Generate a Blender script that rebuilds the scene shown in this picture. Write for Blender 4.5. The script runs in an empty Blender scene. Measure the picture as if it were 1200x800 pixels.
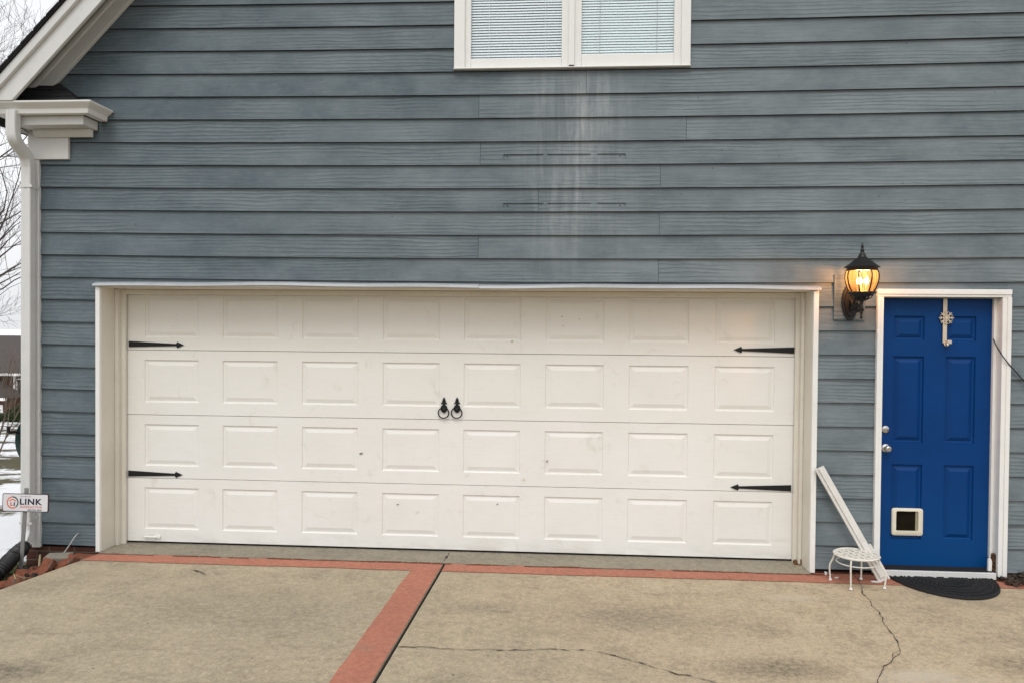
import bpy, bmesh, math, random
from mathutils import Vector, Matrix
random.seed(7)
R = math.radians
sc = bpy.context.scene
col = sc.collection
# ------------------------------------------------------------------ camera
F, D, H = 900.0, 5.853, 1.814            # focal length for a 1200 wide picture, distance to the wall, eye height
YAW, PITCH, ROLL = R(-3.910), R(-0.982), R(0.483)
W_, H_ = 1200.0, 800.0
fw = Vector((math.sin(YAW)*math.cos(PITCH), math.cos(YAW)*math.cos(PITCH), math.sin(PITCH)))
rt0 = Vector((math.cos(YAW), -math.sin(YAW), 0)); up0 = rt0.cross(fw)
rt = math.cos(ROLL)*rt0 + math.sin(ROLL)*up0
up = -math.sin(ROLL)*rt0 + math.cos(ROLL)*up0
CAM = Vector((0, -D, H))
cd = bpy.data.cameras.new('camera'); cam = bpy.data.objects.new('camera', cd); col.objects.link(cam)
cam.matrix_world = Matrix(((rt.x, up.x, -fw.x, CAM.x), (rt.y, up.y, -fw.y, CAM.y), (rt.z, up.z, -fw.z, CAM.z), (0, 0, 0, 1)))
cd.sensor_width = 36; cd.lens = F/W_*36; cd.clip_start = 0.05; cd.clip_end = 6000
sc.camera = cam

def ray(px, py): return rt*((px-600)/F) - up*((py-400)/F) + fw
def at(px, py, Y=0.0):                    # surveyed photo point -> the vertical plane at depth Y
    d = ray(px, py); return CAM + d*((Y+D)/d.y)
def gnd(px, py, Z=0.0):                   # surveyed photo point -> the ground at height Z
    d = ray(px, py); return CAM + d*((Z-H)/d.z)

# ------------------------------------------------------------------ mesh helpers
class MB:
    def __init__(s): s.v = []; s.f = []; s.tone = []
    def face(s, pts, tone=0.0):
        i = len(s.v); s.v += [tuple(p) for p in pts]; s.f.append(tuple(range(i, i+len(pts)))); s.tone.append(tone)
    def box(s, x0, x1, y0, y1, z0, z1, M=None):
        if x0 > x1: x0, x1 = x1, x0
        if y0 > y1: y0, y1 = y1, y0
        if z0 > z1: z0, z1 = z1, z0
        c = [Vector(p) for p in ((x0,y0,z0),(x1,y0,z0),(x1,y1,z0),(x0,y1,z0),(x0,y0,z1),(x1,y0,z1),(x1,y1,z1),(x0,y1,z1))]
        if M: c = [M @ p for p in c]
        i = len(s.v); s.v += [tuple(p) for p in c]
        for q in ((0,3,2,1),(4,5,6,7),(0,1,5,4),(1,2,6,5),(2,3,7,6),(3,0,4,7)):
            s.f.append(tuple(i+k for k in q)); s.tone.append(0.0)
    def prism(s, pts, ext):               # closed polygon extruded along a vector
        n = len(pts); pts = [Vector(p) for p in pts]; ext = Vector(ext)
        nrm = Vector((0,0,0))
        for k in range(n): nrm += pts[k].cross(pts[(k+1) % n])
        if nrm.dot(ext) > 0: pts = pts[::-1]
        i = len(s.v); s.v += [tuple(p) for p in pts] + [tuple(p+ext) for p in pts]
        s.f.append(tuple(range(i, i+n))); s.f.append(tuple(range(i+2*n-1, i+n-1, -1)))
        for k in range(n):
            k2 = (k+1) % n; s.f.append((i+k, i+n+k, i+n+k2, i+k2))
        s.tone += [0.0]*(n+2)
    def beam(s, a, b, c, d):              # hexahedron from two quads [4 pts each]
        i = len(s.v); s.v += [tuple(p) for p in a+b]
        for q in ((0,3,2,1),(4,5,6,7),(0,1,5,4),(1,2,6,5),(2,3,7,6),(3,0,4,7)): s.f.append(tuple(i+k for k in q)); s.tone.append(0.)
    def tube(s, pts, r, n=8, cap=True, prof=None, upv=None):
        pts = [Vector(p) for p in pts]; m = len(pts)
        if not hasattr(r, '__len__'): r = [r]*m
        i = len(s.v); ref = Vector(upv) if upv else None
        for k in range(m):
            t = (pts[min(k+1, m-1)]-pts[max(k-1, 0)])
            if t.length < 1e-9: t = Vector((0,0,1))
            t.normalize()
            if ref is None: ref = Vector((0,0,1)) if abs(t.z) < .9 else Vector((1,0,0))
            a = ref - t*ref.dot(t)
            if a.length < 1e-5: a = t.orthogonal()
            a.normalize(); b = t.cross(a); ref = a
            if prof:
                for (u, w) in prof: s.v.append(tuple(pts[k] + (a*u + b*w)*r[k]))
            else:
                for j in range(n):
                    an = 2*math.pi*j/n; s.v.append(tuple(pts[k] + (a*math.cos(an)+b*math.sin(an))*r[k]))
        n = len(prof) if prof else n
        for k in range(m-1):
            for j in range(n):
                j2 = (j+1) % n
                s.f.append((i+k*n+j, i+k*n+j2, i+(k+1)*n+j2, i+(k+1)*n+j)); s.tone.append(0.)
        if cap:
            s.f.append(tuple(i+j for j in range(n-1, -1, -1))); s.f.append(tuple(i+(m-1)*n+j for j in range(n))); s.tone += [0., 0.]
    def lathe(s, prof, c=(0,0,0), n=24, M=None, cap=True):   # prof = [(radius, height)]
        c = Vector(c); i = len(s.v); m = len(prof)
        for (r, h) in prof:
            for j in range(n):
                an = 2*math.pi*j/n; p = Vector((r*math.cos(an), r*math.sin(an), h))
                if M: p = M @ p
                s.v.append(tuple(p+c))
        for k in range(m-1):
            for j in range(n):
                j2 = (j+1) % n; s.f.append((i+k*n+j, i+k*n+j2, i+(k+1)*n+j2, i+(k+1)*n+j)); s.tone.append(0.)
        if cap:
            s.f.append(tuple(i+j for j in range(n-1, -1, -1))); s.f.append(tuple(i+(m-1)*n+j for j in range(n))); s.tone += [0., 0.]
    def build(s, name, mat, parent=None, smooth=False, bevel=0.0, seg=2):
        root = parent
        while root is not None and root.parent is not None: root = root.parent
        o0 = root.location if root is not None else Vector((0,0,0))
        me = bpy.data.meshes.new(name)
        me.from_pydata([(x-o0.x, y-o0.y, z-o0.z) for x, y, z in s.v], [], s.f)
        if any(s.tone):
            ca = me.attributes.new('tone', 'FLOAT', 'FACE')
            for k, t in enumerate(s.tone): ca.data[k].value = t
        me.materials.append(mat)
        if smooth:
            me.polygons.foreach_set('use_smooth', [True]*len(me.polygons))
        me.update()
        o = bpy.data.objects.new(name, me); col.objects.link(o)
        if parent is not None: o.parent = parent
        if bevel:
            b = o.modifiers.new('bevel', 'BEVEL'); b.width = bevel; b.segments = seg; b.limit_method = 'ANGLE'; b.angle_limit = R(40)
        elif smooth:
            try:
                me.set_sharp_from_angle(angle=R(50))
            except Exception: pass
        return o

def smoothpath(P, n=6):
    out = []; P = [Vector(p) for p in P]
    for i in range(len(P)-1):
        p0, p1_, p2_, p3 = P[max(i-1, 0)], P[i], P[i+1], P[min(i+2, len(P)-1)]
        for k in range(n):
            t = k/n; out.append(.5*((2*p1_)+(p2_-p0)*t+(2*p0-5*p1_+4*p2_-p3)*t*t+(3*p1_-p0-3*p2_+p3)*t**3))
    return out+[P[-1]]

def tag(o, label=None, cat=None, group=None, kind=None):
    if label: o['label'] = label
    if cat: o['category'] = cat
    if group: o['group'] = group
    if kind: o['kind'] = kind
    return o
def empty(name, loc=(0,0,0), label=None, cat=None, group=None):
    o = bpy.data.objects.new(name, None); col.objects.link(o); o.location = loc; o.empty_display_size = .1
    return tag(o, label, cat, group)

# ------------------------------------------------------------------ materials
class N:
    def __init__(s, name):
        s.m = bpy.data.materials.new(name); s.m.use_nodes = True; s.t = s.m.node_tree; s.t.nodes.clear()
        s.out = s.n('ShaderNodeOutputMaterial'); s.b = s.n('ShaderNodeBsdfPrincipled'); s.l(s.b.outputs[0], s.out.inputs[0])
        s.tc = s.n('ShaderNodeTexCoord')
    def n(s, typ, **kw):
        o = s.t.nodes.new(typ)
        for k, v in kw.items(): setattr(o, k, v)
        return o
    def l(s, a, b): s.t.links.new(a, b)
    def coords(s, scale=(1,1,1), src=None, loc=(0,0,0)):
        mp = s.n('ShaderNodeMapping'); mp.inputs['Scale'].default_value = scale; mp.inputs['Location'].default_value = loc
        s.l(src or s.tc.outputs['Object'], mp.inputs[0]); return mp.outputs[0]
    def noise(s, scale, detail=4, rough=.55, co=None, dist=0.0):
        o = s.n('ShaderNodeTexNoise'); o.inputs['Scale'].default_value = scale; o.inputs['Detail'].default_value = detail
        o.inputs['Roughness'].default_value = rough; o.inputs['Distortion'].default_value = dist
        s.l(co if co else s.tc.outputs['Object'], o.inputs['Vector']); return o.outputs['Fac']
    def ramp(s, fac, stops, interp='LINEAR'):
        o = s.n('ShaderNodeValToRGB'); e = o.color_ramp.elements; o.color_ramp.interpolation = interp
        while len(e) < len(stops): e.new(.5)
        for k, (p, c) in enumerate(stops):
            e[k].position = p; e[k].color = (c, c, c, 1) if not hasattr(c, '__len__') else (*c, 1)
        s.l(fac, o.inputs[0]); return o.outputs[0]
    def mix(s, fac, a, b, typ='MIX'):
        o = s.n('ShaderNodeMix', data_type='RGBA', blend_type=typ)
        for sock, v in ((o.inputs[0], fac), (o.inputs[6], a), (o.inputs[7], b)):
            if isinstance(v, bpy.types.NodeSocket): s.l(v, sock)
            elif hasattr(v, '__len__'): sock.default_value = (*v, 1)
            else: sock.default_value = v if sock.type == 'VALUE' else (v, v, v, 1)
        return o.outputs[2]
    def math(s, op, a, b=0.0, c=0.0, clamp=False):
        o = s.n('ShaderNodeMath', operation=op, use_clamp=clamp)
        for sock, v in zip(o.inputs, (a, b, c)):
            if isinstance(v, bpy.types.NodeSocket): s.l(v, sock)
            else: sock.default_value = v
        return o.outputs[0]
    def xyz(s, src=None):
        o = s.n('ShaderNodeSeparateXYZ'); s.l(src or s.tc.outputs['Object'], o.inputs[0]); return o.outputs
    def bump(s, h, strength=.3, dist=.01, prev=None):
        o = s.n('ShaderNodeBump'); o.inputs['Strength'].default_value = strength; o.inputs['Distance'].default_value = dist
        s.l(h, o.inputs['Height'])
        if prev: s.l(prev, o.inputs['Normal'])
        return o.outputs[0]
    def fin(s, color, rough=.6, nrm=None, metal=0.0, spec=.4):
        for sock, v in ((s.b.inputs['Base Color'], color), (s.b.inputs['Roughness'], rough)):
            if isinstance(v, bpy.types.NodeSocket): s.l(v, sock)
            elif hasattr(v, '__len__'): sock.default_value = (*v, 1)
            else: sock.default_value = v
        if nrm: s.l(nrm, s.b.inputs['Normal'])
        s.b.inputs['Metallic'].default_value = metal; s.b.inputs['Specular IOR Level'].default_value = spec
        return s.m

def painted(name, c, dirt=(.35,.30,.22), amount=.25, rough=.5, bump=.15, grain=None, scale=2.2):
    a = N(name)
    n1 = a.noise(scale, 6, .6); n2 = a.noise(scale*9, 4, .6)
    co = a.coords(grain) if grain else None
    n3 = a.noise(12, 5, .6, co) if grain else a.noise(90, 3)
    d = tuple(c[k]*.55 + dirt[k]*.45 for k in range(3))
    m1 = a.ramp(n1, [(.45, 0.0), (.78, 1.0)])
    m2 = a.ramp(n2, [(.55, 0.0), (.8, .7)])
    cc = a.mix(a.math('MULTIPLY', a.math('MAXIMUM', m1, m2), amount), c, d)
    cc = a.mix(a.math('MULTIPLY', a.ramp(n3, [(.5, 0.), (.75, 1.)]), amount*.6), cc, tuple(x*.8 for x in c))
    return a.fin(cc, rough, a.bump(n3, bump, .004))
def plain(name, c, rough=.5, metal=0.0, var=.15, bump=.1, scale=30, spec=.4):
    a = N(name); n = a.noise(scale, 4)
    cc = a.mix(n, tuple(x*(1-var) for x in c), tuple(min(1, x*(1+var)) for x in c))
    return a.fin(cc, rough, a.bump(n, bump, .002), metal, spec)

M = {}
def make_materials():
    # ---- grey lap siding with a moulded cedar grain, chalky runs below the window
    a = N('siding_paint')
    at_ = a.n('ShaderNodeAttribute', attribute_name='tone'); tone = at_.outputs['Fac']
    o = a.xyz()
    cx = a.n('ShaderNodeCombineXYZ')
    a.l(a.math('ADD', o[0], a.math('MULTIPLY', tone, 37.0)), cx.inputs[0]); a.l(o[2], cx.inputs[2]); a.l(a.math('MULTIPLY', tone, 11.0), cx.inputs[1])
    g1 = a.noise(1.0, 5, .6, a.coords((2.2, 1, 55), cx.outputs[0]), .6)
    g2 = a.noise(1.0, 4, .65, a.coords((9, 1, 190), cx.outputs[0]))
    wv = a.n('ShaderNodeTexWave', wave_type='BANDS', bands_direction='Z'); wv.inputs['Scale'].default_value = 1.0
    wv.inputs['Distortion'].default_value = 9.0; wv.inputs['Detail'].default_value = 4; wv.inputs['Detail Scale'].default_value = .6; wv.inputs['Detail Roughness'].default_value = .65
    a.l(a.coords((1.9, 1, 11), cx.outputs[0]), wv.inputs['Vector'])
    cath = a.math('MULTIPLY', a.ramp(wv.outputs['Fac'], [(.05, 1.), (.40, 0.)]), a.ramp(a.noise(1, 3, .5, a.coords((.9, 1, 4), cx.outputs[0])), [(.42, 0.), (.60, 1.)]))
    cdark = a.math('MULTIPLY', a.ramp(wv.outputs['Fac'], [(.62, 0.), (.92, 1.)]), a.ramp(a.noise(1, 3, .5, a.coords((.9, 1, 4), cx.outputs[0])), [(.42, 0.), (.60, 1.)]))
    patch = a.noise(1.7, 6, .65, a.coords((1, 1, 1.6), cx.outputs[0]))
    big = a.noise(.35, 2, .5)
    base = a.mix(a.ramp(patch, [(.36, 0.), (.64, 1.)]), (.100, .124, .134), (.192, .217, .223))
    base = a.mix(a.math('MULTIPLY', a.math('MAXIMUM', tone, 0.), .35), base, (.185, .205, .211))
    # vignette-like dimming painted into the colour: left darker and bluer, right lighter
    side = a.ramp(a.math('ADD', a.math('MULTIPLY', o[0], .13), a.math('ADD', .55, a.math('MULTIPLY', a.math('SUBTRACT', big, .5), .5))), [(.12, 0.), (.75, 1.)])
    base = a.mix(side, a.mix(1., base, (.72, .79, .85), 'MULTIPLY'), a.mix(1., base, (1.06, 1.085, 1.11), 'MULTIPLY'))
    base = a.mix(a.math('MULTIPLY', a.ramp(g1, [(.36, 1.), (.55, 0.)]), .24), base, (.085, .105, .115))
    base = a.mix(a.math('MULTIPLY', a.ramp(g2, [(.55, 0.), (.72, 1.)]), .28), base, (.31, .34, .35))
    base = a.mix(a.math('MULTIPLY', cath, .16), base, (.30, .335, .345))
    base = a.mix(a.math('MULTIPLY', cdark, .30), base, (.070, .088, .098))
    # chalk runs
    st = a.math('MULTIPLY', a.noise(1, 5, .7, a.coords((8.5, 1, .8)), .35), a.math('ADD', .72, a.math('MULTIPLY', a.noise(1, 6, .75, a.coords((30, 1, 18))), .56)))
    gx = a.ramp(a.math('ADD', a.math('MULTIPLY', o[0], .5), .5), [(.28, 0.), (.45, .75), (.545, 1.), (.62, .5), (.80, 0.)])
    gz = a.ramp(a.math('MULTIPLY', o[2], .2), [(.40, 0.), (.52, .5), (.70, 1.), (.745, .7), (.77, 0.)])
    stm = a.math('MULTIPLY', a.math('MULTIPLY', gx, gz), a.ramp(st, [(.47, .0), (.68, 1.)]))
    base = a.mix(a.math('MULTIPLY', a.math('MULTIPLY', gx, gz), .20), base, (.40, .415, .41))
    base = a.mix(a.math('MULTIPLY', stm, .55), base, (.47, .48, .475))
    dk = a.noise(1, 4, .6, a.coords((11, 1, .5), None, (3, 0, 1)))
    base = a.mix(a.math('MULTIPLY', a.math('MULTIPLY', a.ramp(dk, [(.52, 0.), (.72, 1.)]), a.math('MULTIPLY', gz, a.ramp(gx, [(.02, 0.), (.3, 1.)]))), .55), base, (.085, .11, .115))
    base = a.mix(a.ramp(a.math('MULTIPLY', tone, -1.), [(.2, 0.), (.6, .93)]), base, (.018, .019, .022))  # negative tone: shadow lines under the laps painted in near black
    # small nail heads and knots
    vo = a.n('ShaderNodeTexVoronoi'); vo.inputs['Scale'].default_value = 5.0; a.l(cx.outputs[0], vo.inputs['Vector'])
    base = a.mix(a.math('MULTIPLY', a.ramp(vo.outputs['Distance'], [(.02, 1.), (.05, 0.)]), .6), base, (.06, .07, .08))
    h = a.math('ADD', a.math('MULTIPLY', g1, .6), a.math('ADD', a.math('MULTIPLY', g2, .5), a.math('MULTIPLY', cdark, -.7)))
    M['siding'] = a.fin(base, .72, a.bump(h, .55, .004), spec=.25)
    M['trim'] = painted('white_trim_paint', (.80, .79, .76), amount=.35, bump=.25, grain=(3, 3, 14), scale=3)
    M['jamb'] = painted('cream_jamb_paint', (.70, .665, .58), dirt=(.32, .24, .15), amount=.45, bump=.2, scale=2.0)
    M['grey_trim'] = painted('weathered_white_trim', (.66, .655, .635), dirt=(.2, .19, .16), amount=.4, bump=.2, scale=3)
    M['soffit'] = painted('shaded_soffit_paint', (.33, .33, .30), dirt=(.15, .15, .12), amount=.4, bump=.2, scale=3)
    M['flash'] = painted('bent_metal_flashing', (.40, .415, .43), dirt=(.2, .21, .22), amount=.4, rough=.4, bump=.35, scale=6)
    M['vinyl'] = painted('white_vinyl', (.78, .77, .74), amount=.18, rough=.42, bump=.05, scale=5)
    # ---- garage door
    a = N('garage_door_paint'); o = a.xyz()
    n1 = a.noise(1.4, 6, .62); n2 = a.noise(7, 5, .65, None, .8); n3 = a.noise(1, 4, .6, a.coords((8, 8, 60))); n4 = a.noise(120, 2)
    c = a.mix(a.ramp(n1, [(.35, 0.), (.7, 1.)]), (.79, .78, .745), (.75, .735, .69))
    top = a.ramp(a.math('MULTIPLY', o[2], .4), [(.30, 0.), (.62, .45), (.72, .8), (.88, 1.)])  # shade below the garage head put into the paint, stronger toward the top
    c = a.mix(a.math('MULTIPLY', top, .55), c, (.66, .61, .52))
    c = a.mix(a.math('MULTIPLY', a.ramp(n2, [(.60, 0.), (.72, 1.)]), .22), c, (.44, .40, .33))
    c = a.mix(a.math('MULTIPLY', a.ramp(n3, [(.5, 0.), (.8, 1.)]), .12), c, (.5, .47, .41))
    low = a.ramp(o[2], [(.0, 1.), (.14, 0.)])
    c = a.mix(a.math('MULTIPLY', a.math('MULTIPLY', low, a.ramp(a.noise(5, 5, .6, a.coords((1, 1, 3))), [(.4, 0.), (.7, 1.)])), .4), c, (.33, .27, .2))
    sp = a.noise(34, 3, .5)
    c = a.mix(a.ramp(sp, [(.765, 0.), (.79, .55)]), c, (.25, .22, .18))
    dent = a.noise(2.6, 2, .5)
    M['garage'] = a.fin(c, .46, a.bump(dent, .25, .02, a.bump(n3, .12, .003)), spec=.35)
    M['gap'] = plain('dark_gap', (.012, .012, .012), .9)
    M['scuff'] = plain('brown_scuff', (.20, .18, .15), .8)
    M['caulk'] = plain('dirty_caulk_line', (.075, .086, .092), .9, 0, .75, .1, 9)
    M['red_rot'] = plain('rotten_wood', (.16, .075, .03), .9, var=.6, bump=.8, scale=60)
    # ---- entry door
    a = N('blue_door_paint'); o = a.xyz()
    n1 = a.noise(1.6, 5, .6); n2 = a.noise(20, 4)
    c = a.mix(a.ramp(n1, [(.3, 0.), (.7, 1.)]), (.0006, .0315, .138), (.0010, .043, .178))
    lowb = a.ramp(o[2], [(.1, 1.), (.75, 0.)])
    c = a.mix(a.math('MULTIPLY', lowb, .6), c, (.0010, .062, .212))
    chips = a.math('MULTIPLY', a.ramp(a.noise(70, 3, .6), [(.69, 0.), (.72, 1.)]), a.ramp(a.math('MULTIPLY', a.math('ABSOLUTE', a.math('SUBTRACT', o[2], 1.09)), 5.0), [(.1, 1.), (.5, 0.)]))
    c = a.mix(a.math('MULTIPLY', chips, .6), c, (.30, .36, .44))
    M['blue'] = a.fin(c, .42, a.bump(n2, .08, .003), spec=.16)
    M['black'] = plain('black_painted_metal', (.010, .010, .011), .5, 0, .3, .5, 60, .3)
    M['iron'] = plain('cast_black_iron', (.012, .011, .011), .42, .0, .3, .6, 90)
    M['rubber'] = plain('black_rubber', (.013, .013, .014), .75, 0, .35, .6, 120)
    M['cable'] = plain('black_cable', (.015, .015, .015), .5)
    M['chrome'] = plain('brushed_nickel', (.55, .54, .52), .28, 1.0, .1, .05, 50)
    M['steel'] = plain('galvanised_stake', (.30, .30, .30), .5, .6, .2, .2, 50)
    M['cream'] = painted('cream_plastic', (.74, .68, .54), amount=.35, scale=9)
    M['stool'] = painted('white_enamel', (.72, .69, .62), dirt=(.3, .2, .12), amount=.4, bump=.2, scale=14)
    M['plank'] = painted('weathered_white_board', (.68, .66, .62), dirt=(.22, .18, .15), amount=.85, bump=.6, grain=(7, 7, 1), scale=6)
    M['sflake'] = plain('champagne_metal', (.62, .55, .43), .4, .35, .15, .2, 40)
    M['whitechip'] = plain('white_paint_flake', (.75, .74, .72), .7)
    M['wire'] = plain('grey_wire', (.45, .45, .42), .6)
    M['room'] = plain('dark_room', (.02, .022, .026), .9)
    M['blind'] = plain('blind_slat', (.84, .86, .90), .5, 0, .03, .02)
    M['blindsh'] = plain('cool_blind_slat', (.82, .88, .90), .5, 0, .04, .02)
    # glass
    a = N('window_glass'); a.t.nodes.remove(a.b)
    tr = a.n('ShaderNodeBsdfTransparent'); gl = a.n('ShaderNodeBsdfGlossy'); gl.inputs['Roughness'].default_value = .03
    tr.inputs[0].default_value = (.93, .97, .97, 1); fr = a.n('ShaderNodeLayerWeight'); fr.inputs[0].default_value = .5
    mx = a.n('ShaderNodeMixShader'); a.l(a.math('ADD', a.math('MULTIPLY', a.math('POWER', fr.outputs['Facing'], 4.), .6), .07), mx.inputs[0]); a.l(tr.outputs[0], mx.inputs[1]); a.l(gl.outputs[0], mx.inputs[2]); a.l(mx.outputs[0], a.out.inputs[0])
    M['glass'] = a.m
    a = N('seeded_lantern_glass'); a.t.nodes.remove(a.b)
    tr = a.n('ShaderNodeBsdfTransparent'); tr.inputs[0].default_value = (1., .84, .58, 1)
    tl = a.n('ShaderNodeBsdfTranslucent'); tl.inputs[0].default_value = (1., .70, .38, 1)
    gl = a.n('ShaderNodeBsdfGlossy'); gl.inputs['Roughness'].default_value = .08
    m1 = a.n('ShaderNodeMixShader'); m1.inputs[0].default_value = .065; a.l(tr.outputs[0], m1.inputs[1]); a.l(tl.outputs[0], m1.inputs[2])
    m2 = a.n('ShaderNodeMixShader'); m2.inputs[0].default_value = .07; a.l(m1.outputs[0], m2.inputs[1]); a.l(gl.outputs[0], m2.inputs[2]); a.l(m2.outputs[0], a.out.inputs[0])
    M['lampglass'] = a.m
    a = N('lit_bulb'); a.t.nodes.remove(a.b); e = a.n('ShaderNodeEmission'); e.inputs[0].default_value = (1., .70, .36, 1); e.inputs[1].default_value = 16
    a.l(e.outputs[0], a.out.inputs[0]); M['bulb'] = a.m
    # ---- concrete
    def concrete(name, c1, c2, dark, amt=1.0, stains=()):
        a = N(name)
        n1 = a.noise(.8, 6, .62); n2 = a.noise(3.2, 11, .78, None, .2); n3 = a.noise(24, 9, .85); n4 = a.noise(70, 6, .8)
        ox = a.xyz(); warm = a.ramp(a.math('ADD', a.math('MULTIPLY', ox[0], .16), a.math('MULTIPLY', n1, 1.)), [(.25, 0.), (.95, 1.)])
        c = a.mix(warm, c2, c1)
        c = a.mix(a.math('MULTIPLY', a.ramp(a.noise(1.1, 9, .75, a.coords((1, 1.6, 1), None, (5, 1, 0))), [(.5, 0.), (.66, 1.)]), .45), c, tuple(x*.68 for x in c2))
        g = a.ramp(n3, [(.45, 0.), (.60, 1.)])
        c = a.mix(a.math('MULTIPLY', a.math('MULTIPLY', a.ramp(n2, [(.46, 0.), (.66, 1.)]), a.math('ADD', .35, a.math('MULTIPLY', g, .65))), .75*amt), c, dark)
        c = a.mix(a.math('MULTIPLY', g, .34*amt), c, dark)
        c = a.mix(a.math('MULTIPLY', a.ramp(n3, [(.34, 1.), (.46, 0.)]), .30), c, tuple(min(.8, x*1.35) for x in c1))
        c = a.mix(a.math('MULTIPLY', a.ramp(n4, [(.50, 0.), (.62, 1.)]), .45*amt), c, tuple(x*.55 for x in dark))
        li = a.noise(1.7, 8, .7, a.coords((1, 1, 1), None, (9, 4, 0)))
        c = a.mix(a.math('MULTIPLY', a.ramp(li, [(.55, 0.), (.75, 1.)]), .35), c, tuple(min(.8, x*1.3) for x in c2))
        # scattered dark flecks, pits and old tyre smudges
        vo = a.n('ShaderNodeTexVoronoi'); vo.inputs['Scale'].default_value = 5.5; a.l(a.tc.outputs['Object'], vo.inputs['Vector'])
        fl = a.math('ADD', vo.outputs['Distance'], a.math('MULTIPLY', a.math('SUBTRACT', n3, .5), .25))
        c = a.mix(a.math('MULTIPLY', a.ramp(fl, [(.015, .8), (.05, 0.)]), amt), c, (.05, .045, .04))
        sm = a.noise(1, 12, .8, a.coords((1.6, 5.0, 1), None, (1.7, 2.2, 0)))
        c = a.mix(a.math('MULTIPLY', a.math('MULTIPLY', a.ramp(sm, [(.53, 0.), (.66, 1.)]), a.math('ADD', .3, g)), .50*amt), c, tuple(x*.75 for x in dark))
        # old spills and washed patches lying on the slab
        for (sx, sy, rx, ry, tint, k) in stains:
            dx = a.math('MULTIPLY', a.math('SUBTRACT', ox[0], sx), 1/rx); dy = a.math('MULTIPLY', a.math('SUBTRACT', ox[1], sy), 1/ry)
            dd = a.math('ADD', a.math('SQRT', a.math('ADD', a.math('MULTIPLY', dx, dx), a.math('MULTIPLY', dy, dy))), a.math('MULTIPLY', a.math('SUBTRACT', n2, .5), 2.2))
            c = a.mix(a.math('MULTIPLY', a.math('MULTIPLY', a.ramp(dd, [(.25, 1.), (1., 0.)]), a.math('ADD', .35, a.math('MULTIPLY', g, .65))), k), c, tint)
        h = a.math('ADD', a.math('MULTIPLY', n3, .5), n4)
        return a.fin(c, .88, a.bump(h, .4, .004), spec=.2)
    M['conc'] = concrete('tan_concrete', (.58, .455, .305), (.445, .372, .262), (.205, .172, .124), 1.0, [(gnd(x, y).x, gnd(x, y).y, rx, ry, t, k) for x, y, rx, ry, t, k in ((912, 783, .42, .16, (.10, .085, .06), .8), (1075, 793, .40, .13, (.55, .50, .42), .7), (6, 786, .35, .14, (.08, .07, .055), .8), (1195, 780, .25, .2, (.10, .085, .06), .6), (735, 722, .55, .3, (.15, .13, .10), .6), (300, 720, .9, .4, (.19, .17, .135), .5), (930, 700, .3, .10, (.56, .50, .42), .5), (560, 712, .35, .15, (.16, .14, .11), .55))])
    M['conc2'] = concrete('grey_apron_concrete', (.36, .315, .235), (.31, .275, .21), (.16, .145, .12))
    a = N('red_stained_concrete'); n1 = a.noise(2.5, 6, .65); n2 = a.noise(16, 5, .7); n3 = a.noise(140, 3)
    c = a.mix(a.ramp(n1, [(.3, 0.), (.7, 1.)]), (.47, .190, .125), (.40, .165, .112))
    n2 = a.noise(24, 9, .85)
    c = a.mix(a.math('MULTIPLY', a.ramp(n2, [(.46, 0.), (.62, 1.)]), .5), c, (.20, .085, .06))
    c = a.mix(a.math('MULTIPLY', a.ramp(n2, [(.36, 1.), (.46, 0.)]), .4), c, (.50, .26, .19))
    c = a.mix(a.math('MULTIPLY', a.ramp(a.noise(4.2, 10, .8), [(.57, 0.), (.64, 1.)]), .6), c, (.30, .22, .16))
    M['redconc'] = a.fin(c, .85, a.bump(n3, .35, .003), spec=.2)
    M['edgestrip'] = plain('red_brown_edge_strip', (.15, .055, .035), .95, 0, .6, .6, 60, .1)
    M['crack'] = plain('crack_filler', (.035, .030, .026), .95, var=.5, bump=.5, scale=120)
    # ---- brick
    def brick(name, c1, c2, mort, sc_=1.0, co='XZ'):
        a = N(name); o = a.xyz(); cb = a.n('ShaderNodeCombineXYZ')
        a.l(a.math('ADD', o[0], o[1]), cb.inputs[0]); a.l(o[2], cb.inputs[1])
        b = a.n('ShaderNodeTexBrick'); b.inputs['Scale'].default_value = sc_; b.inputs['Brick Width'].default_value = .21
        b.inputs['Row Height'].default_value = .072; b.inputs['Mortar Size'].default_value = .006; b.inputs['Mortar Smooth'].default_value = .3
        b.inputs['Color1'].default_value = (*c1, 1); b.inputs['Color2'].default_value = (*c2, 1); b.inputs['Mortar'].default_value = (*mort, 1)
        a.l(cb.outputs[0], b.inputs['Vector']); n = a.noise(25, 5, .65)
        c = a.mix(a.math('MULTIPLY', n, .7), b.outputs['Color'], (.06, .03, .022))
        h = a.math('ADD', a.math('MULTIPLY', b.outputs['Fac'], -1.), a.math('MULTIPLY', n, .5))
        return a.fin(c, .9, a.bump(h, .6, .006), spec=.2)
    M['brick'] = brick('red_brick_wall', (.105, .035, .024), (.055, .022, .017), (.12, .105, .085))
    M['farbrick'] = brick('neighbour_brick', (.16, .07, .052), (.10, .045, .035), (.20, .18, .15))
    a = N('loose_red_brick'); n1 = a.noise(22, 7, .75); n2 = a.noise(9, 6, .7); n3 = a.noise(110, 3)
    c = a.mix(a.ramp(n1, [(.38, 0.), (.66, 1.)]), (.26, .095, .055), (.10, .042, .030))
    c = a.mix(a.ramp(n2, [(.56, 0.), (.64, .85)]), c, (.20, .17, .135)); M['loosebrick'] = a.fin(c, .95, a.bump(a.math('ADD', n1, n3), .9, .006), spec=.1)
    M['block'] = plain('grey_stone_block', (.22, .20, .165), .95, 0, .45, .8, 30, .2)
    # ---- shingles
    a = N('dark_shingles'); o = a.xyz(); n1 = a.noise(60, 4, .7); n2 = a.noise(5, 4)
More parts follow.
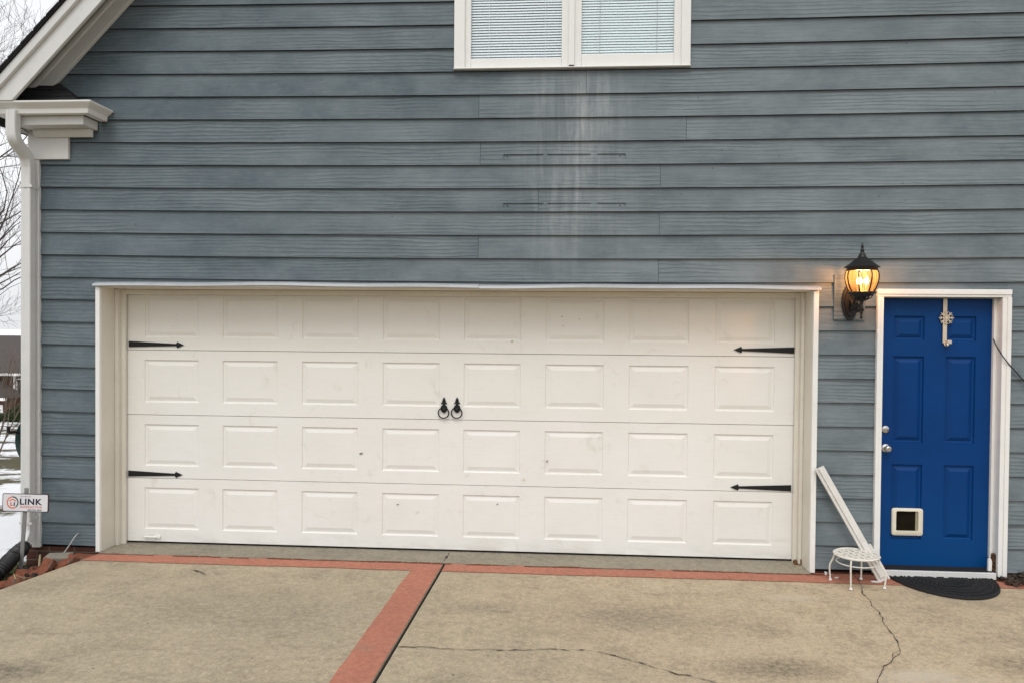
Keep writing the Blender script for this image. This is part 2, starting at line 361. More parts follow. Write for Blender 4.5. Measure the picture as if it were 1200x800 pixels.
    c = a.mix(n1, (.012, .012, .014), (.05, .048, .047)); c = a.mix(a.ramp(n2, [(.4, 0.), (.7, .6)]), c, (.02, .02, .022))
    M['shingle'] = a.fin(c, .95, a.bump(n1, .9, .01), spec=.15)
    a = N('brown_shingles'); n1 = a.noise(9, 5, .7); n2 = a.noise(1.2, 4)
    c = a.mix(n1, (.055, .047, .045), (.12, .105, .10)); M['farroof'] = a.fin(c, .95, spec=.15)
    # ---- snow and winter grass
    a = N('snowy_ground'); o = a.xyz()
    n1 = a.noise(.55, 6, .62, a.coords((1, .65, 1))); n2 = a.noise(7, 6, .7); n3 = a.noise(50, 4, .7)
    soil = a.mix(a.ramp(n3, [(.35, 0.), (.65, 1.)]), (.045, .042, .022), (.15, .125, .072))
    soil = a.mix(a.ramp(n2, [(.5, 0.), (.7, .8)]), soil, (.065, .085, .030))
    snow = a.mix(n2, (.80, .81, .84), (.90, .90, .91))
    near = a.math('MAXIMUM', a.ramp(a.math('MULTIPLY', o[1], .3), [(.0, 1.), (.05, 0.)]), 0.)
    thr = a.math('ADD', a.math('ADD', n1, a.math('MULTIPLY', a.math('SUBTRACT', n2, .5), .34)), a.math('MULTIPLY', near, .5))
    dpt = a.math('ADD', thr, a.ramp(a.math('MULTIPLY', o[1], .02), [(.06, -.0), (.15, .05), (.22, .11), (.32, .02), (.65, .13), (.85, .0)]))
    c = a.mix(a.ramp(dpt, [(.56, 0.), (.63, 1.)]), snow, soil)
    M['snow'] = a.fin(c, .85, a.bump(a.math('ADD', n2, n3), .5, .03), spec=.2)
    M['bark'] = plain('grey_brown_bark', (.085, .070, .060), .95, 0, .4, .6, 20, .2)
    M['twig'] = plain('fine_brown_twigs', (.075, .062, .056), .95, 0, .3, .2, 20, .2)
    M['shrubtwig'] = plain('tan_shrub_stems', (.15, .12, .09), .95, 0, .35, .2, 20, .2)
    M['evergreen'] = plain('evergreen_foliage', (.030, .048, .016), .8, 0, .5, .2, 3, .2)
    M['grass'] = plain('dull_grass', (.085, .10, .035), .9, 0, .5, .2, 12, .2)
    M['deadgrass'] = plain('straw', (.36, .29, .17), .9, 0, .4, .2, 25, .2)
    M['leaf'] = plain('dead_leaves', (.050, .038, .028), .85, 0, .6, .2, 35, .2)
    M['hose'] = plain('dark_green_hose', (.008, .030, .026), .45, 0, .3, .1, 40)
    M['pipe'] = plain('black_drain_pipe', (.010, .010, .011), .45, 0, .3, .1, 40, .4)
    M['sign'] = plain('white_sign_panel', (.70, .68, .70), .45, 0, .03, .02)
    M['signrim'] = plain('dark_red_rim', (.045, .012, .018), .5)
    M['ink'] = plain('navy_ink', (.010, .012, .030), .5); M['inkred'] = plain('orange_ink', (.65, .13, .05), .5)
    M['cinder'] = plain('dark_door_sweep', (.010, .010, .010), .8)
make_materials()

# ================================================================== HOUSE
house = empty('house', (0, 0, 0), 'blue-grey lap-sided gable house with white garage door and blue entry door', 'house')
S = 0.1778; Z0 = 2.18                    # siding exposure, height of the course above the garage head
XL, XR_ = at(40, 400).x, 4.75            # corners
RIDGE = (XL+XR_)/2
# rake geometry (front face of the barge board stands 0.31 m out)
YB = -0.31
p1, p2 = at(0, 88, YB), at(79, 0, YB); SL = (p2.z-p1.z)/(p2.x-p1.x)
def rake(px, py, Y):                     # z of a line of roof pitch through a surveyed point, as a function of x (mirrored past the ridge)
    q = at(px, py, Y); return lambda x: q.z + SL*((x if x <= RIDGE else 2*RIDGE-x) - q.x)
r_top = rake(40, 43.5, YB); r_crown = rake(42, 47, YB); r_groove = rake(48, 52, YB); r_low = rake(67.5, 58, YB)
f_up = rake(95, 42, -.02); f_low = rake(111, 48.5, -.02)
def inv(fn, z):                          # x on the left slope where the line has height z
    a = fn(-10.0); return -10.0 + (z-a)/SL
# surveyed openings on the wall face
gTL, gTR, gBL, gBR = at(113.3, 334), at(960.5, 337), at(113, 649), at(953, 672)
GX0, GX1, GZ = (gTL.x+gBL.x)/2, (gTR.x+gBR.x)/2, (at(113,333.5).z+at(540,331.8).z+at(960, 335).z)/3
eTL, eTR = at(1027.6, 339), at(1184, 339.5)
EX0, EX1, EZ = (at(1027.6,339).x+at(1022,672).x)/2, (at(1184,339).x+at(1178,677).x)/2, (eTL.z+eTR.z)/2
WX0, WX1, WZ0 = at(532.6, 40).x, at(809.2, 40).x, (at(532,83.8).z+at(808,77.2).z)/2
WZ1 = WZ0 + 1.45
openings = [(GX0+.012, GX1-.012, -1, GZ-.01), (EX0+.012, EX1-.012, -1, EZ-.012), (WX0+.012, WX1-.012, WZ0+.01, WZ1-.01)]
def subtract(rects, o):
    out = []
    for (a, b, c, d) in rects:
        if o[0] >= b or o[1] <= a or o[2] >= d or o[3] <= c: out.append((a, b, c, d)); continue
        if a < o[0]: out.append((a, o[0], c, d))
        if b > o[1]: out.append((o[1], b, c, d))
        m0, m1 = max(a, o[0]), min(b, o[1])
        if c < o[2]: out.append((m0, m1, c, o[2]))
        if d > o[3]: out.append((m0, m1, o[3], d))
    return out
def sag(x): return -.013 + .0015*x*x
joints = {-8: [686], -7: [560.5], -6: [804], -5: [562.5], -4: [774], -3: [631], -2: [773.5], -1: [561], 0: [773]}
sd = MB(); TH = .019
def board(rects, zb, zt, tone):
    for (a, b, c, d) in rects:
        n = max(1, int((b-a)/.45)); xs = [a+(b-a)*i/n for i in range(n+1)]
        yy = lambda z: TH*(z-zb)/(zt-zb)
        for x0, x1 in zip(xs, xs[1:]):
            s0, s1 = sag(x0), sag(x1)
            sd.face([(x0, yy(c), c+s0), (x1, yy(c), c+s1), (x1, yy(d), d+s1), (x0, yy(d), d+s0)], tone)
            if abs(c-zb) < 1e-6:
                sd.face([(x0, 0, c+s0), (x0, TH+.006, c+s0), (x1, TH+.006, c+s1), (x1, 0, c+s1)], -1.0)  # underside face, coloured near black to deepen the lap shadow
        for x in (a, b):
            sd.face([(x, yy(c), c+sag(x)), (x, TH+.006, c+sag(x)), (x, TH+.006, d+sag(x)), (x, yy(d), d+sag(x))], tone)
k = 12
while True:
    zb = Z0 - k*S; zt = zb + S
    x0 = max(XL+.01, inv(f_up, zt-.06)); x1 = 2*RIDGE - x0 if x0 > XL+.01 else XR_-.01
    if x1-x0 < .3 or k < -34: break
    cuts = sorted([x0] + [at(j, 200).x for j in joints.get(k, [])] + [x1])
    segs = list(zip(cuts, cuts[1:]))
    for i, (a, b) in enumerate(segs):
        a2 = a + (.0012 if i else 0); b2 = b - (.0012 if i < len(segs)-1 else 0)
        rr = [(a2, b2, zb, zt)]
        for o in openings: rr = subtract(rr, o)
        for r_ in rr:                    # each cut-off length of board has its own tone
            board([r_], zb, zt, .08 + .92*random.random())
    k -= 1
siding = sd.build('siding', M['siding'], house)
# two patch strips let into the boards under the window, where a backboard was once bolted on
for yl, yr in ((181, 180), (238.5, 237.5)):
    a, b = at(590, yl, -.004), at(733, yr, -.004)
    zt = (a.z+b.z)/2; t = .0009
    mb = MB(); wd0 = b.x-a.x; mb.prism([(a.x, -.0012, zt-.033), (a.x+t, -.0012, zt-.033), (a.x+t, -.0012, zt-t), (a.x+wd0*.31, -.0012, zt-t-.001), (a.x+wd0*.33, -.0012, zt), (a.x, -.0012, zt)], (0, .02, 0)); pb = mb.build('patch_outline', M['caulk'], house)
    mb = MB(); mb.prism([(a.x+wd0*.36, -.0012, zt-t), (a.x+wd0*.70, -.0012, zt-t*.6), (a.x+wd0*.72, -.0012, zt), (a.x+wd0*.36, -.0012, zt+.001)], (0, .02, 0)); mb.build('caulk_line', M['caulk'], pb)
    mb = MB(); mb.prism([(a.x+wd0*.77, -.0012, zt-t*.7), (b.x-t, -.0012, zt-t), (b.x-t, -.0012, zt-.030), (b.x, -.0012, zt-.030), (b.x, -.0012, zt), (a.x+wd0*.77, -.0012, zt)], (0, .02, 0)); mb.build('caulk_line', M['caulk'], pb)
    for sx_ in (a.x+.03, b.x-.04):
        mb = MB(); mb.lathe([(.004, 0), (.004, .003), (.002, .004)], (sx_, .001, a.z-.018), 8, Matrix.Rotation(R(90), 3, 'X')); mb.build('screw_head', M['gap'], pb, True)
# sheathing behind the boards and plain side/back walls
sh = MB()
zr = f_up(RIDGE)
rr = [(XL+.02, XR_-.02, -1.2, at(60, 180).z)]
for o in openings[:2]: rr = subtract(rr, (o[0]+.02, o[1]-.02, o[2]-2, o[3]-.02))
for (a, b, c, d) in rr: sh.face([(a, .14, c), (b, .14, c), (b, .14, d), (a, .14, d)])
zE = at(60, 180).z
sh.face([(XL+.02, .14, zE), (XR_-.02, .14, zE), (RIDGE, .14, zr)])
sh.build('sheathing', M['room'], house)
sw = MB()
LEN = 9.0
for X, sg in ((XL, -1), (XR_, 1)):
    for i in range(-8, 13):
        zb = Z0-i*S
        if zb+S > f_up(XL)+.1: continue
        y0, y1 = .03, LEN
        q = [(X, y0, zb), (X, y1, zb), (X-sg*TH, y1, zb+S), (X-sg*TH, y0, zb+S)]
        sw.face(q if sg > 0 else q[::-1], .4)
        q = [(X, y0, zb), (X-sg*TH, y0, zb), (X-sg*TH, y1, zb), (X, y1, zb)]
        sw.face(q, .4)
sw.face([(XL, LEN, -1.5), (XR_, LEN, -1.5), (XR_, LEN, zE), (RIDGE, LEN, zr), (XL, LEN, zE)][::-1], .4)
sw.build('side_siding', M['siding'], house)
# foundation
fb = MB(); zf = Z0-12*S
fb.box(at(31, 655, .012).x, GX0+.02, .012, .13, -1.6, zf-.012)
fb.box(at(31, 655, .012).x, XL+.12, .1305, LEN, -3, zf-.012)
fb.build('foundation', M['brick'], house)
for (x0, x1, z1) in ((GX1-.02, EX0+.02, zf-.03), (EX1-.02, XR_-.012, zf-.004)):
    fb = MB(); fb.box(x0, x1, .012, .13, -.5, z1); fb.build('foundation', M['brick'], house)
fb = MB(); fb.box(XR_-.12, XR_-.012, .132, LEN, -1.6, zf-.004); fb.build('foundation', M['brick'], house)
# corner board
cb = MB(); q0, q1 = at(38, 400, -.016).x, at(46.2, 400, -.016).x
cb.prism([(XL-.012, -.016, zf-.012), (q1, -.016, zf-.012), (q1-.004, -.016, zE-.02), (XL-.012, -.016, zE-.02)], (0, .03, 0))
cb.box(XL-.012, XL+.02, .0145, .11, zf-.012, zE-.02)
cb.build('corner_board', M['grey_trim'], house, bevel=.003)
cb = MB(); cb.box(XR_-.08, XR_+.012, -.016, .014, zf-.012, zE); cb.box(XR_-.02, XR_+.012, .0145, .11, zf-.012, zE); cb.build('corner_board', M['grey_trim'], house, bevel=.003)

# roof slabs, barge boards, frieze
xe = at(-30, 60, YB).x                   # eave end of the slope
def slope_quad(fa, fb_, xa, xb): return [(xa, fa(xa)), (xb, fa(xb)), (xb, fb_(xb)), (xa, fb_(xa))]
def strip(mb, fhi, flo, xa, y0, y1, xa_lo=None):
    # both slopes, as a chevron in the x-z plane extruded between y0 and y1
    xl = xa; xlo = xa_lo if xa_lo is not None else xa
    L = [(xl, y0, fhi(xl)), (RIDGE, y0, fhi(RIDGE)), (RIDGE, y0, flo(RIDGE)), (xlo, y0, flo(xlo))]
    mb.prism(L, (0, y1-y0, 0))
    mb.prism([(2*RIDGE-x, y, z) for x, y, z in L], (0, y1-y0, 0))
rf = MB(); r_over = lambda x: r_top(x)+.006
strip(rf, r_over, lambda x: r_top(x)-.022, xe-.06, YB-.045, LEN+.3)
for i in range(0, 48):                   # shingle butts along the verge
    x = xe + i*.10
    if x > RIDGE-.05: break
    rf.prism([(x, YB-.05-random.random()*.006, r_over(x)-.012), (x+.092, YB-.05, r_over(x+.092)-.012), (x+.092, YB-.05, r_over(x+.092)+.004), (x, YB-.05, r_over(x)+.010)], (0, .3, 0))
rf.build('roof', M['shingle'], house)
zgt = at(60, 117.2, YB).z
bb = MB(); strip(bb, lambda x: r_crown(x)+.012, r_groove, inv(lambda x: r_crown(x)+.012, zgt), YB-.03, YB+.02, inv(r_groove, zgt)); bb.build('crown_trim', M['grey_trim'], house, bevel=.004)
bb = MB(); strip(bb, lambda x: r_groove(x)-.001, r_low, inv(lambda x: r_groove(x)-.001, zgt), YB, YB+.028, inv(r_low, zgt)); bb.build('barge_board', M['grey_trim'], house, bevel=.003)
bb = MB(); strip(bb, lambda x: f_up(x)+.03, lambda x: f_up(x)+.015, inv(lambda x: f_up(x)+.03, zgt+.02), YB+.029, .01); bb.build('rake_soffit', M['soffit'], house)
bb = MB(); strip(bb, f_up, f_low, inv(f_up, at(60, 118, -.02).z), -.03, .004); bb.build('rake_frieze', M['grey_trim'], house, bevel=.004)
bb = MB(); strip(bb, lambda x: f_up(x)+.013, lambda x: f_up(x)-.04, inv(f_up, at(60, 118, -.02).z), -.055, -.032); bb.build('bed_moulding', M['grey_trim'], house, bevel=.008)

# boxed cornice return at the left corner
zg1, zg0 = at(60, 117.5, -.30).z, at(60, 131, -.30).z
gx = at(105.5, 120, -.30).x; gl = at(-16, 120, -.30).x
gp = [(-.300, 1.0), (-.300, .86), (-.285, .70), (-.255, .42), (-.250, .0), (-.19, .0), (-.19, .93), (-.288, .93), (-.288, 1.0)]
def gut(u, t): return zg0 + (zg1-zg0)*t
mb = MB()
def mitred(mb, prof, xl, xr, yback, off0):
    # sweep a profile (y, z) along the front and then back to the wall round the right hand end
    n = len(prof); i = len(mb.v)
    for (y, z) in prof: mb.v.append((xl, y, z))
    for (y, z) in prof: mb.v.append((xr-(y-off0), y, z))
    for (y, z) in prof: mb.v.append((xr-(y-off0), yback, z))
    for s_ in range(2):
        for j in range(n):
            j2 = (j+1) % n; mb.f.append((i+s_*n+j, i+s_*n+j2, i+(s_+1)*n+j2, i+(s_+1)*n+j)); mb.tone.append(0.)
    mb.f.append(tuple(i+j for j in range(n))); mb.f.append(tuple(i+2*n+j for j in range(n))); mb.tone += [0., 0.]
mitred(mb, [(y, gut(0, t)) for y, t in gp], gl, gx, -.002, -.30)
gutter = mb.build('gutter', M['vinyl'], house, bevel=.003)
mb = MB(); mb.box(gl, gl+.11, -.19, LEN, zg0, zg1); mb.build('side_gutter', M['vinyl'], house, bevel=.01)
zf1, zf0 = zg0-.001, at(60, 146.5, -.19).z; fx = at(97.3, 140, -.19).x
mb = MB(); mitred(mb, [(-.189, zf1), (-.189, zf0), (-.03, zf0), (-.03, zf1)], gl+.10, fx, -.003, -.189); mb.build('fascia', M['grey_trim'], house, bevel=.003)
mb = MB(); zz0, zz1 = at(60, 161, -.05).z, zf0-.001; bx = at(107.5, 155, -.05).x
mb.prism([(gl+.2, -.028, zz1), (gl+.2, -.075, zz1), (gl+.2, -.075, zz1-.02), (gl+.2, -.045, zz0), (gl+.2, -.028, zz0)], (bx-gl-.2, 0, 0)); mb.build('bed_moulding', M['grey_trim'], house, bevel=.003)
mb = MB(); mb.box(XL-.03, at(79.8, 170, -.026).x, -.026, .003, at(60, 186.8, -.026).z, zz1-.002); mb.build('frieze_block', M['grey_trim'], house, bevel=.003)
mb = MB(); mb.box(gl+.12, XL-.031, -.188, LEN, zf0-.03, zf0-.01); mb.box(gl+.115, gl+.14, -.187, LEN, zf0, zg1-.02); mb.build('eave_soffit', M['grey_trim'], house)
# shingled cap on the return
mb = MB(); A = at(-6, 118, -.2); B = at(94, 116.3, -.19); C_ = at(71, 98.5, -.003); D_ = at(34, 99, -.003); E_ = at(0, 116, -.003)
zb_ = zg1+.002; B.z = zb_; A.z = zb_
mb.face([A, B, C_, D_]); mb.face([B, at(95.5, 117, -.004), C_]); mb.face([A, D_, E_])
mb.box(gl, B.x, -.2, -.004, zb_-.012, zb_-.001)
for k in range(3):                        # shingle courses
    t0, t1 = k/3, (k+1)/3
    a0, b0, a1, b1 = A.lerp(D_, t0), B.lerp(C_, t0), A.lerp(D_, t1), B.lerp(C_, t1)
    up_ = Vector((0, -.006, .010)); mb.face([a0+up_, b0+up_, b1+up_*.2, a1+up_*.2]); mb.face([a0, b0, b0+up_, a0+up_])
mb.build('return_cap', M['shingle'], house)

# downspout
sq = [(-.5, -.38), (-.42, -.46), (.42, -.46), (.5, -.38), (.5, .38), (.42, .46), (.15, .46), (.12, .42), (-.12, .42), (-.15, .46), (-.42, .46), (-.5, .38)]
ds = MB(); YD = -.075
pts = [at(15.6, 130, -.25), at(15.4, 152, -.25), at(17, 163, -.24), at(21.5, 171, -.19), at(27.5, 178.5, -.13), at(31.5, 186, -.09), at(33.2, 197, YD), at(33.2, 300, YD), at(33.0, 450, YD), at(32.6, 612, YD),
       at(32.4, 622, YD-.005), at(31.2, 629, YD-.03), at(28, 637, YD-.07), at(25, 641, YD-.10)]
pts = smoothpath(pts[:7], 5)[:-1] + pts[6:9] + smoothpath(pts[9:], 5); ds.tube(pts, .078, prof=sq, upv=(1, 0, 0)); dspo = ds.build('downspout', M['grey_trim'], house, bevel=.004)
for yy_, tw in ((219, 0), (611, .03)):
    c = at(33, yy_, YD); mb = MB(); mb.box(c.x-.044, c.x+.058, YD-.041, YD-.037, c.z-.011, c.z+.011, ); mb.box(c.x+.043, c.x+.046, YD-.04, -.018, c.z-.011+tw, c.z+.011+tw); mb.build('strap', M['grey_trim'], dspo)

# ------------------------------------------------------------------ garage frame and door
YT, YDOOR = -.018, .27
zH_in = at(540, 338.4, YT).z              # underside of the head casing face
xa, xb = at(118.8, 500, YT).x, at(951.2, 500, YT).x
fr = MB()
wl = [(GX0-.0, GX0+.036), (GX1-.038, GX1)]
zbL, zbR = at(113, 649, YT).z, at(953, 672, YT).z
casing = []
for (a, b), zb in zip(wl, (0.012, 0.012)):
    mb = MB(); mb.box(a, b, YT, .012, zb, zH_in); casing.append(mb.build('garage_casing', M['trim'], house, bevel=.004))
mb = MB(); mb.box(GX0, GX1, YT, .012, zH_in+.001, GZ-.014); mb.build('garage_casing', M['jamb'], house, bevel=.004)
# bent flashing over the head, in two lengths, a little wavy
for a_, b_, dz in ((at(108, 333, -.04).x, at(561, 332, -.04).x-.001, 0), (at(561, 332, -.04).x+.001, at(963, 335, -.04).x, -.004)):
    mb = MB(); n = 14; top = []; 
    for i in range(n):
        x0_, x1_ = a_+(b_-a_)*i/n, a_+(b_-a_)*(i+1)/n
        w = lambda x: .004*math.sin(x*2.1)+.003*math.sin(x*5.3+1)+dz
        z0_, z1_ = GZ-.004+w(x0_), GZ-.004+w(x1_)
        mb.face([(x0_, -.042+.003*math.sin(x0_*4), z0_-.018), (x1_, -.042+.003*math.sin(x1_*4), z1_-.018), (x1_, -.036, z1_), (x0_, -.036, z0_)])
        mb.face([(x0_, -.036, z0_), (x1_, -.036, z1_), (x1_, .012, z1_+.014), (x0_, .012, z0_+.014)])
        mb.face([(x0_, -.042+.003*math.sin(x0_*4), z0_-.018), (x0_, -.03, z0_-.020), (x1_, -.03, z1_-.020), (x1_, -.042+.003*math.sin(x1_*4), z1_-.018)])
    mb.build('head_flashing', M['flash'], house, True)
# jambs (reveals), head soffit and stops
jl0, jr0 = GX0+.034, GX1-.036
mb = MB(); mb.box(jl0-.02, jl0, .0125, .30, 0.003, zH_in+.02); mb.build('garage_jamb', M['jamb'], house, bevel=.002)
mb = MB(); mb.box(jr0, jr0+.02, .0125, .30, 0.003, zH_in+.02); mb.build('garage_jamb', M['jamb'], house, bevel=.002)
mb = MB(); mb.box(jl0+.001, jr0-.001, .0125, .30, zH_in-.004, zH_in+.018); mb.build('garage_head', M['jamb'], house, bevel=.002)
slx, srx = at(147.7, 500, .245).x, at(930.5, 500, .245).x
def zat(px, py, Y): return at(px, py, Y).z
dzT = (zat(200, 346, .245)+zat(540, 349, .245)+zat(900, 347, .245))/3
for (a, b) in ((jl0+.001, slx), (srx, jr0-.001)):
    mb = MB(); mb.box(a, b, .235, .262, .004, zH_in-.006); 
    m_ = a+(b-a)*.45 if a < 0 else b-(b-a)*.45
    if a < 0: mb.box(a, m_, .19, .2345, .004, zH_in-.006)
    else: mb.box(m_, b, .19, .2345, .004, zH_in-.006)
    mb.build('door_stop', M['jamb'], house, bevel=.003)
mb = MB(); mb.box(slx+.001, srx-.001, .235, .262, dzT, zH_in-.006); mb.build('door_stop', M['jamb'], house, bevel=.003)
mb = MB(); mb.box(jl0, jr0, .45, .47, -.1, 2.5); mb.face([(jl0, .3, 2.4), (jr0, .3, 2.4), (jr0, .47, 2.4), (jl0, .47, 2.4)]); mb.build('garage_interior', M['room'], house)

def paneled(mb, x0, x1, z0, z1, Y, panels, groove=.014, rise=.032, dep=.0095, back=.035, field=.002):
    # flat face with stamped raised panels; panels = [(x0,x1,z0,z1)]
    xs = sorted({x0, x1} | {p[0] for p in panels} | {p[1] for p in panels}); zs = sorted({z0, z1} | {p[2] for p in panels} | {p[3] for p in panels})
    for a, b in zip(xs, xs[1:]):
        for c, d in zip(zs, zs[1:]):
            if any(p[0] <= a+1e-6 and b <= p[1]+1e-6 and p[2] <= c+1e-6 and d <= p[3]+1e-6 for p in panels): continue
            mb.face([(a, Y, c), (b, Y, c), (b, Y, d), (a, Y, d)])
    for (a, b, c, d) in panels:
        rings = []
        for ins, dy in ((0, 0), (groove*.35, dep*.85), (groove, dep), (groove*1.15, dep), (groove+rise, field)):
            rings.append([(a+ins, Y+dy, c+ins), (b-ins, Y+dy, c+ins), (b-ins, Y+dy, d-ins), (a+ins, Y+dy, d-ins)])
        for r0, r1 in zip(rings, rings[1:]):
            for j in range(4): mb.face([r0[j], r0[(j+1) % 4], r1[(j+1) % 4], r1[j]])
        mb.face(rings[-1])
    q = [(x0, z0), (x1, z0), (x1, z1), (x0, z1)]
    for j in range(4):
        (a, c), (b, d) = q[j], q[(j+1) % 4]; mb.face([(b, Y, d), (a, Y, c), (a, Y+back, c), (b, Y+back, d)])
YG = YDOOR
def gz(l, c, r): return (zat(150, l, YG)+zat(540, c, YG)+zat(929, r, YG))/3
zj = [gz(410.5, 413.5, 417.3), gz(486.5, 491, 497), gz(560.5, 567.3, 575.3)]
zbot = max(gz(637.8, 647.5, 658.5), .028); sec = (zj[0]-zj[2])/2
edges = [zbot, zj[2], zj[1], zj[0], zj[0]+sec*1.0]
pxs = [(169.5, 233), (261, 325.3), (354, 419.5), (448.5, 515), (543.5, 610), (639, 707.5), (737, 806.8), (837.5, 907.5)]
dx0, dx1 = slx-.06, srx+.06
gd = MB()
pw = []
for (a, b) in pxs: pw.append((at(a, 440, YG).x, at(b, 440, YG).x))
for i in range(4):
    c, d = edges[i], edges[i+1]; hgt = d-c
    pz0 = c + hgt*.195; pz1 = d - hgt*.15
    dy = (0, .0015, -.001, .002)[i]
    paneled(gd, dx0, dx1, c+.002 if i else c, d-.002, YG+dy, [(a, b, pz0, pz1) for a, b in pw])
gdoor = gd.build('garage_door', M['garage'], house)
mb = MB(); mb.box(dx0, dx1, YG+.012, YG+.03, .0105, zbot-.0005); mb.build('bottom_seal', M['gap'], gdoor)
def flat(mb, pts, y, t): mb.prism([(x, y, z) for x, z in pts], (0, t, 0))
def hinge(px0, px1, py0, py1):
    a, b = at(px0, py0, YG-.006), at(px1, py1, YG-.006); L = b.x-a.x; sg = 1 if L > 0 else -1; L = abs(L); dz = b.z-a.z
    h = .0245; P = [(0, h), (L*.86, .009), (L*.872, .021), (L*.885, .025), (L*.898, .019), (L*.91, .018), (L*.95, .010), (L, 0)]
    P = P + [(x, -z) for x, z in P[::-1][1:]]
    mb = MB(); flat(mb, [(a.x+sg*x, a.z+z+dz*x/L) for x, z in P], YG-.007, .0065)
    for t in (.03, .45, .8): mb.lathe([(.007, 0), (.006, .004), (.002, .006)], (a.x+sg*L*t, YG-.007, a.z+dz*t), 8, Matrix.Rotation(R(90), 3, 'X'))
    return mb.build('strap_hinge', M['black'], gdoor, bevel=.0012)
hinge(150.8, 215.5, 402.9, 404.2); hinge(930.8, 860, 410.4, 409.6); hinge(150.2, 213.7, 554.2, 556); hinge(927.2, 856, 571.6, 570.4)
for px in (520.3, 535.6):
    s_ = 1/at(1, 0, YG).x if False else .0068
    c = at(px, 478.4, YG-.004)
    P = [(0, 13.6), (1.2, 11.8), (2.1, 9.0), (2.3, 7.2), (3.6, 6.6), (3.4, 5.4), (2.1, 6.1), (1.3, 5.2), (1.5, 4.3), (3.2, 3.2), (4.1, 1.0), (3.9, -1.2), (2.4, -3.6), (0, -5.2)]
    P = P + [(-x, z) for x, z in P[::-1] if x > 0]
    mb = MB(); flat(mb, [(c.x+x*.0068, c.z+z*.0068) for x, z in P], YG-.010, .009)
    mb.lathe([(.022, 0), (.020, .010), (.010, .017), (.003, .019)], (c.x, YG-.010, c.z-.006), 14, Matrix.Rotation(R(90), 3, 'X'))
    rc = at(px-.6, 483.4, YG-.022); n = 28
    mb.tube([(rc.x+.0425*math.sin(2*math.pi*i/n), YG-.020, rc.z+.0425*math.cos(2*math.pi*i/n)) for i in range(n+1)], .0050, 6, cap=False)
    mb.build('ring_pull', M['black'], gdoor, True)
a, b = at(168.5, 628.3, YG-.02), at(187, 628.8, YG-.02); mb = MB()
mb.tube([(a.x, YG-.022, a.z), (b.x-.03, YG-.022, b.z)], .0075, 6); mb.tube([(a.x+.01, YG-.001, a.z), (a.x+.01, YG-.022, a.z)], .006, 6)
mb.box(b.x-.05, b.x, YG-.014, YG-.001, b.z-.013, b.z+.008); mb.build('lift_handle', M['vinyl'], gdoor, bevel=.002)
for px, py, w_, h_, m_ in ((658.5, 371, .010, .006, 'caulk'), (660, 382, .006, .004, 'caulk'), (679, 374, .006, .005, 'caulk'), (423, 531, .022, .009, 'garage_mark'), (637, 538, .016, .010, 'whitechip'), (641, 540, .010, .012, 'caulk'), (614, 561, .020, .016, 'cream'), (466, 590.5, .012, .007, 'caulk'), (489, 599, .012, .018, 'whitechip'), (583, 590, .010, .006, 'caulk'), (600, 400, .010, .008, 'caulk')):
    q = at(px, py, YG-.002); rnd = random.Random(int(px)); mb = MB()
    P = [(q.x+w_*rnd.uniform(.4, 1)*math.cos(6.283*i/8), q.z+h_*rnd.uniform(.4, 1)*math.sin(6.283*i/8)) for i in range(8)]
    flat(mb, [(x+(z-q.z)*.6, z) for x, z in P], YG-.0035, .0012); mb.build('paint_scuff', M['scuff'] if m_ in ('caulk', 'garage_mark') else M[m_], gdoor)
# rot at the feet of the jambs
mb = MB()
for cx_, cy_, n_, w in ((srx+.03, .225, 16, .03),):
    for i in range(n_):
        x, y = cx_+random.uniform(-w, w), cy_+random.uniform(-.05, .03); s_ = random.uniform(.004, .014)
        mb.box(x-s_, x+s_, y-s_, y+s_, .004, .004+random.uniform(.01, .05), Matrix.Translation((0, 0, 0)))
mb.build('rotten_jamb_foot', M['red_rot'], house)

# ------------------------------------------------------------------ entry door
YED = .085
ex0, ex1 = at(1036.2, 339, YT).x, at(1175, 339, YT).x
ezH = at(1100, 348.3, YT).z
sill_z = at(1100, 669.3, -.05).z
for (a, b, zb) in ((EX0, (at(1036, 340, YT).x+at(1031, 668, YT).x)/2, .022), ((at(1175, 340, YT).x+at(1170, 668, YT).x)/2, EX1, .018)):
    mb = MB(); mb.box(a, b, YT, .0125, zb, ezH); 
    mid = a+(b-a)*.7 if a < 3 else a+(b-a)*.3
    if a < 3: mb.box(a, mid-.012, YT-.008, YT-.0005, zb, ezH+.0)
    else: mb.box(mid+.012, b, YT-.008, YT-.0005, zb, ezH)
    c_ = mb.build('door_casing', M['trim'], house, bevel=.003)
    if a < 3: exL = b
    else: exR = a
mb = MB(); mb.box(EX0, EX1, YT, .0125, ezH+.001, EZ); mb.box(EX0, EX1, YT-.008, YT-.0005, ezH+.020, EZ); mb.build('door_casing', M['trim'], house, bevel=.003)
jR = exR+.004
mb = MB(); mb.box(exL-.012, exL+.004, .013, .16, .04, ezH+.01); mb.box(exL+.0045, exL+.016, .125, .16, .04, ezH); mb.build('door_jamb', M['trim'], house, bevel=.002)
mb = MB(); mb.box(jR, jR+.02, .013, .16, .18, ezH+.01); mb.box(jR-.022, jR-.0005, .06, .16, .14, ezH); mb.build('door_jamb', M['trim'], house, bevel=.002)
mb = MB(); mb.box(exL+.005, jR-.001, .013, .16, ezH-.006, ezH+.012); mb.build('door_jamb', M['soffit'], house, bevel=.002)
